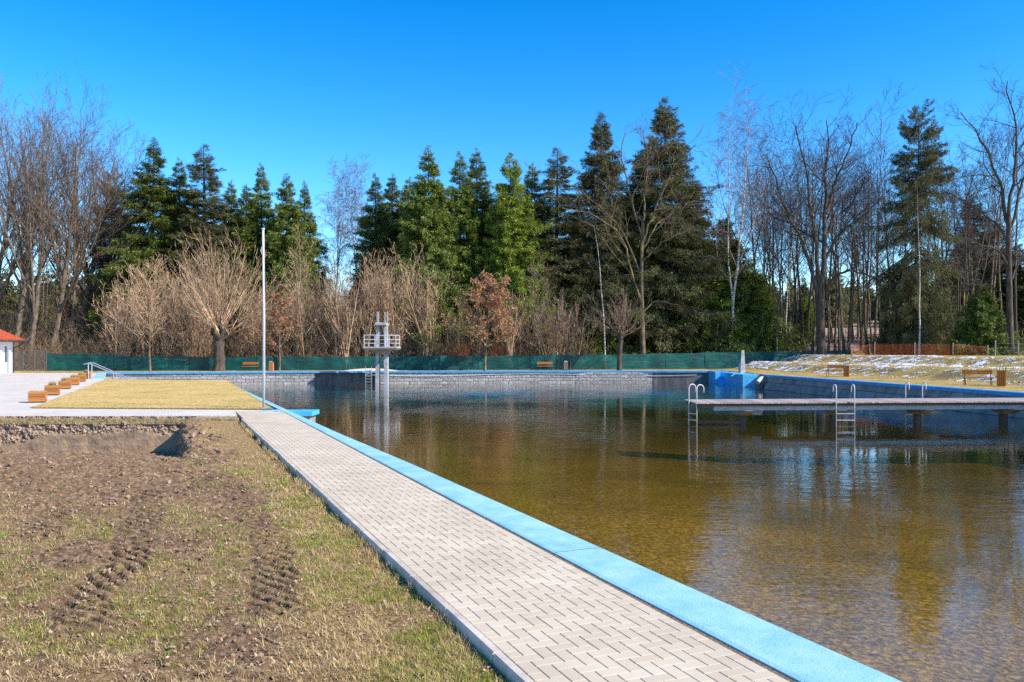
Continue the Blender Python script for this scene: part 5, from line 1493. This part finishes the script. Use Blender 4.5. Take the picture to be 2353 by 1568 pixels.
# pollard willow and its small relative
def pollard(name, seed, trunk, tr0, tr1, heads, ns, L, twig):
    rng = np.random.default_rng(seed)
    tr = flare(lines([trunk], 10, [tr0], [tr1]), 1.25)
    hd = lines([[trunk[-1], h] for h in heads], 5, [tr1 * .6] * len(heads), [tr1 * .42] * len(heads))
    n = len(heads) * ns
    idx = np.repeat(np.arange(len(heads)), ns); hp_ = np.array(heads, float)
    D = nrm(hp_[idx] - np.array(trunk[-1]) + rng.normal(size=(n, 3)) * .8 + np.array([0, 0, .45]))
    D[:, 2] = np.abs(D[:, 2]) * .8 + .06
    sh = grow(rng, hp_[idx] + rng.normal(size=(n, 3)) * .12, D, L * (.6 + .5 * rng.random(n)), np.full(n, .035), 9, .035, .055, .25)
    b2 = spawn(rng, sh, 6, .25, 1, 24, .34, .6, 5, .06, .05, .4, .4, 0, .01)
    b3 = spawn(rng, b2, 3, .2, 1, 26, .45, .7, 3, .08, .04, .4, .3, 0, .013)
    V1, F1 = tubes([tr, hd], 9)
    V1 = V1 + (rng.random(V1.shape) - .5) * tr0 * .14
    a = np_mesh(name + '_trunk', V1, F1, MT['bark'], False)
    V, Fc = prisms([sh, b2, b3], 3); b = np_mesh(name + '_crown', V, Fc, MT[twig])
    return Proto(name, [('trunk', a), ('crown', b)])


pw = pollard('pollard_tree', 71, [(0, 0, -.1), (.05, 0, 1.0), (-.02, 0, 2.2), (.05, 0, 2.9)], .56, .5, [(-.75, .1, 3.9), (-.4, -.4, 4.2), (.15, .3, 4.3), (.55, -.3, 4.1), (.9, .2, 3.6), (0, -.5, 3.6), (.3, .5, 4.6)], 10, 8.0, 'twig_tan')
scatter_parts(pw, (X(503, 80), 80, 0), 'large tan pollard tree with a stout trunk and a globe of fine shoots', 'pollard tree', 'pollard trees before the fence')
pw2 = pollard('pollard_tree', 72, [(0, 0, -.1), (.02, 0, 1.2), (.10, 0, 2.4), (.16, 0, 3.0)], .25, .24, [(-.2, .1, 3.5), (.1, -.2, 3.7), (.4, .1, 3.6), (.2, .2, 3.8)], 12, 4.2, 'twig_brown')
scatter_parts(pw2, (X(1423, 82.5), 82.5, 0), 'small crooked pollard tree before the fence near the old oak', 'pollard tree', 'pollard trees before the fence')

# small standing trees before and behind the fence
def young(name, seed, H, r, nb, ang, lf, twig, bark, t0=.25, leafy=0, up=.05, lsize=.2):
    rng = np.random.default_rng(seed)
    tr = flare(grow(rng, [[0, 0, -.1]], [[0, 0, 1]], [H], [r], 14, .03, .04, .08), 1.2)
    b1 = spawn(rng, tr, nb, t0, .98, ang, lf, .45, 8, .09, up, .2, .72)
    b2 = spawn(rng, b1, 8, .2, 1, 38, .4, .5, 5, .13, up, .3, .4)
    b3 = spawn(rng, b2, 5, .2, 1, 36, .5, .6, 3, .14, .03, .4, .3, 0, .013)
    ex = None
    if leafy: V, Fc = leaves(rng, [b2, b3], leafy, lsize); ex = ('dry_leaves', np_mesh(name + '_leaves', V, Fc, MT['oak_leaf']))
    return bare(name, [tr], [b1, b2, b3], MT[bark], MT[twig], ex)


scatter_parts(young('young_oak', 81, 9.3, .15, 34, 62, .44, 'twig_brown', 'bark_grey', .24, 9000), (X(1114, 81), 81, 0), 'small oak still holding pinkish brown dry leaves right of the diving tower', 'oak tree')
scatter_parts(young('young_oak', 82, 8.2, .10, 22, 55, .3, 'twig_brown', 'bark_grey', .22, 3600, .05, .17), (X(642, 81.5), 81.5, 0), 'small oak with sparse brown leaves just right of the flagpole', 'oak tree')
scatter_parts(young('young_tree', 83, 10.4, .14, 30, 52, .5, 'twig_brown', 'bark_grey', .12, 0, .06), (X(1240, 86.8), 86.8, 0), 'bare young tree with wide rising branches behind the bench right of the tower', 'bare tree')
scatter_parts(young('young_tree', 84, 10.5, .13, 40, 50, .42, 'twig_tan', 'bark_grey', .2, 0, .08), (X(345, 79.6), 79.6, 0), 'twiggy tan young tree standing before the green fence left of the pollard', 'bare tree')
scatter_parts(young('young_tree', 85, 6.2, .06, 20, 62, .34, 'twig_dark', 'bark', .35, 0, .02), (X(1310, 83), 83, 0), 'thin dark sapling beside the dull brown litter bin', 'bare tree')
scatter_parts(young('young_tree', 86, 7.6, .08, 22, 60, .36, 'twig_brown', 'birch', .18, 0, .03), (X(1232 + 0, 89), 89, 0), 'slim pale stemmed sapling behind the fence between bench and bin', 'bare tree').location.x = X(1282, 89)

# thicket of saplings behind the fence
grp = [('left', 248, 485, 26, (620, 705), 'tan sapling in the thicket behind the fence left of the big pollard'),
       ('mid', 535, 660, 13, (640, 710), 'tan sapling in the thicket between the big pollard and the small brown oak'),
       ('gap', 665, 830, 24, (620, 700), 'tan sapling in the thicket between the small brown oak and the diving tower'),
       ('tower', 825, 1000, 22, (585, 660), 'tan sapling in the tall thicket right behind the diving tower'),
       ('right', 1040, 1330, 16, (660, 740), 'brown sapling in the low thicket right of the tower thicket')]
for nm, u0, u1, n, (t0, t1), lb in grp:
    for i in range(n):
        u = u0 + (u1 - u0) * (i + rng_.random()) / n; y = rng_.uniform(84.6, 91); pi = rng_.randrange(6) if nm != 'right' else rng_.choice([3, 5, 1])
        tree(SA_[pi], u, y, rng_.uniform(t0, t1), lb, 'sapling', 'saplings behind the fence, ' + nm, rng_.uniform(.85, 1.15), H=[9, 8, 10, 7, 9, 6.5][pi] * .98)
# undergrowth and the wood far behind as masses
rg = np.random.default_rng(300); n = 17000
uu_ = -120 + 2600 * rg.random(n); y_ = np.interp(uu_, [f_[0] for f_ in FP], [f_[1] for f_ in FP]) + 1.6 + 30 * rg.random(n) ** 1.3; x_ = (uu_ - CX) / F * y_
dens = np.where(uu_ < 1320, 1.0, .16); ok = (rg.random(n) < dens); x_, y_, uu_ = x_[ok], y_[ok], uu_[ok]; n = len(x_)
z_ = hgt(x_, y_)
D = np.c_[rg.normal(size=(n, 2)) * .45, np.ones(n)]
st = grow(rg, np.c_[x_, y_, z_ - .05], D, (1.0 + 3.2 * rg.random(n) ** 1.8) * np.where((uu_ < 700) & (y_ > 92), 2.2, 1), np.full(n, .02), 5, .12, .0, .3)
b1 = spawn(rg, st, 4, .3, 1, 45, .5, .7, 3, .15, .02, .4, .3, 0, .013)
V, Fc = prisms([st, b1], 3)
MT['brush'] = island('brushwood', [(.09, .055, .035), (.2, .13, .08), (.34, .24, .15)], .9, 0)
tag(link('undergrowth', np_mesh('undergrowth', V, Fc, MT['brush'])), 'tangled brown undergrowth on the floor of the wood behind the fence', 'undergrowth', kind='stuff')
n = 900; uu_ = np.r_[1015 + 60 * rg.random(450), 690 + 130 * rg.random(150), 1120 + 60 * rg.random(300)]; y_ = 85 + 2.5 * rg.random(n); x_ = (uu_ - CX) / F * y_
st = grow(rg, np.c_[x_, y_, 0 * x_], np.c_[rg.normal(size=(n, 2)) * .2, np.ones(n)], 1.6 + 1.3 * rg.random(n), np.full(n, .016), 4, .06, .02, .4)
V, Fc = prisms([st], 3); tag(link('red_shrub', np_mesh('red_shrub', V, Fc, MT['red_twig'])), 'red stemmed shrubs showing above the fence right of the tower', 'red shrubs', kind='stuff')

# distant wood: one mass of conifers and bare crowns
Vs, Fs, o_ = [], [], 0
base_sp = SP[7].parts[1][1]; co = np.empty(len(base_sp.vertices) * 3, dtype=np.float32); base_sp.vertices.foreach_get('co', co); co = co.reshape(-1, 4, 3)[::7] ; co = co.mean(1, keepdims=True) + (co - co.mean(1, keepdims=True)) * 2.3
for i in range(190):
    if i < 64: u = rg.uniform(1600, 2480); y = rg.uniform(150, 205)
    else: u = rg.uniform(-80, 1600) if i > 110 else rg.uniform(-120, 340); y = rg.uniform(116, 150)
    x = X(u, y); z = float(hgt(x, y)); hh = (rg.uniform(7, 11) if i < 64 else rg.uniform(9, 14)) / 12; w = hh * rg.uniform(.65, .95); th = rg.uniform(0, 6.28); c_, s_ = math.cos(th), math.sin(th)
    q = np.stack([(co[..., 0] * c_ - co[..., 1] * s_) * w + x, (co[..., 0] * s_ + co[..., 1] * c_) * w + y, co[..., 2] * hh + z], -1)
    Vs.append(q.reshape(-1, 3))
V = np.concatenate(Vs)
tag(link('distant_forest', np_mesh('distant_forest', V, np.arange(len(V)).reshape(-1, 4), MT['needles_grey'])), 'far conifer wood closing the view behind the bare trees', 'forest', kind='stuff')

# ================================================================== LIGHT, SKY, CAMERA
EL, AZ = R(37), R(112)
sun = bpy.data.lights.new('sun', 'SUN'); sun.energy = 5.0; sun.angle = R(.5); sun.color = (1, .90, .74)
so = bpy.data.objects.new('sun', sun); COL.objects.link(so)
sd = Vector((math.sin(AZ) * math.cos(EL), math.cos(AZ) * math.cos(EL), math.sin(EL)))
so.rotation_euler = sd.to_track_quat('Z', 'Y').to_euler(); so.location = (60, -30, 60)
w = bpy.data.worlds.new('World'); SC.world = w; w.use_nodes = True
nt = w.node_tree; bg = nt.nodes['Background']
sk = nt.nodes.new('ShaderNodeTexSky'); sk.sky_type = 'NISHITA'; sk.sun_disc = False; sk.sun_elevation = EL; sk.sun_rotation = AZ
sk.altitude = 400; sk.air_density = 1.0; sk.dust_density = .25; sk.ozone_density = 3.0
hs = nt.nodes.new('ShaderNodeHueSaturation'); hs.inputs['Saturation'].default_value = 1.3; hs.inputs['Value'].default_value = 1.0
ga = nt.nodes.new('ShaderNodeGamma'); ga.inputs['Gamma'].default_value = 1.25; nt.links.new(sk.outputs[0], ga.inputs['Color']); nt.links.new(ga.outputs[0], hs.inputs['Color']); nt.links.new(hs.outputs[0], bg.inputs['Color']); bg.inputs['Strength'].default_value = .115
cam = bpy.data.cameras.new('camera'); cam.sensor_width = 36; cam.lens = 36 * F / 2353; cam.shift_y = (HOR - 784) / 2353; cam.clip_end = 3000; cam.clip_start = .05
co_ = bpy.data.objects.new('camera', cam); COL.objects.link(co_); co_.location = (0, 0, EYE); co_.rotation_euler = (math.pi / 2, 0, 0)
SC.camera = co_
SC.view_settings.view_transform = 'Standard'; SC.view_settings.look = 'None'; SC.view_settings.exposure = .75; SC.view_settings.gamma = 1; SC.view_settings.use_curve_mapping = False
SC.cycles.max_bounces = 6; SC.cycles.transparent_max_bounces = 10; SC.cycles.diffuse_bounces = 3; SC.cycles.use_denoising = False
SC.cycles.caustics_reflective = False; SC.cycles.caustics_refractive = False
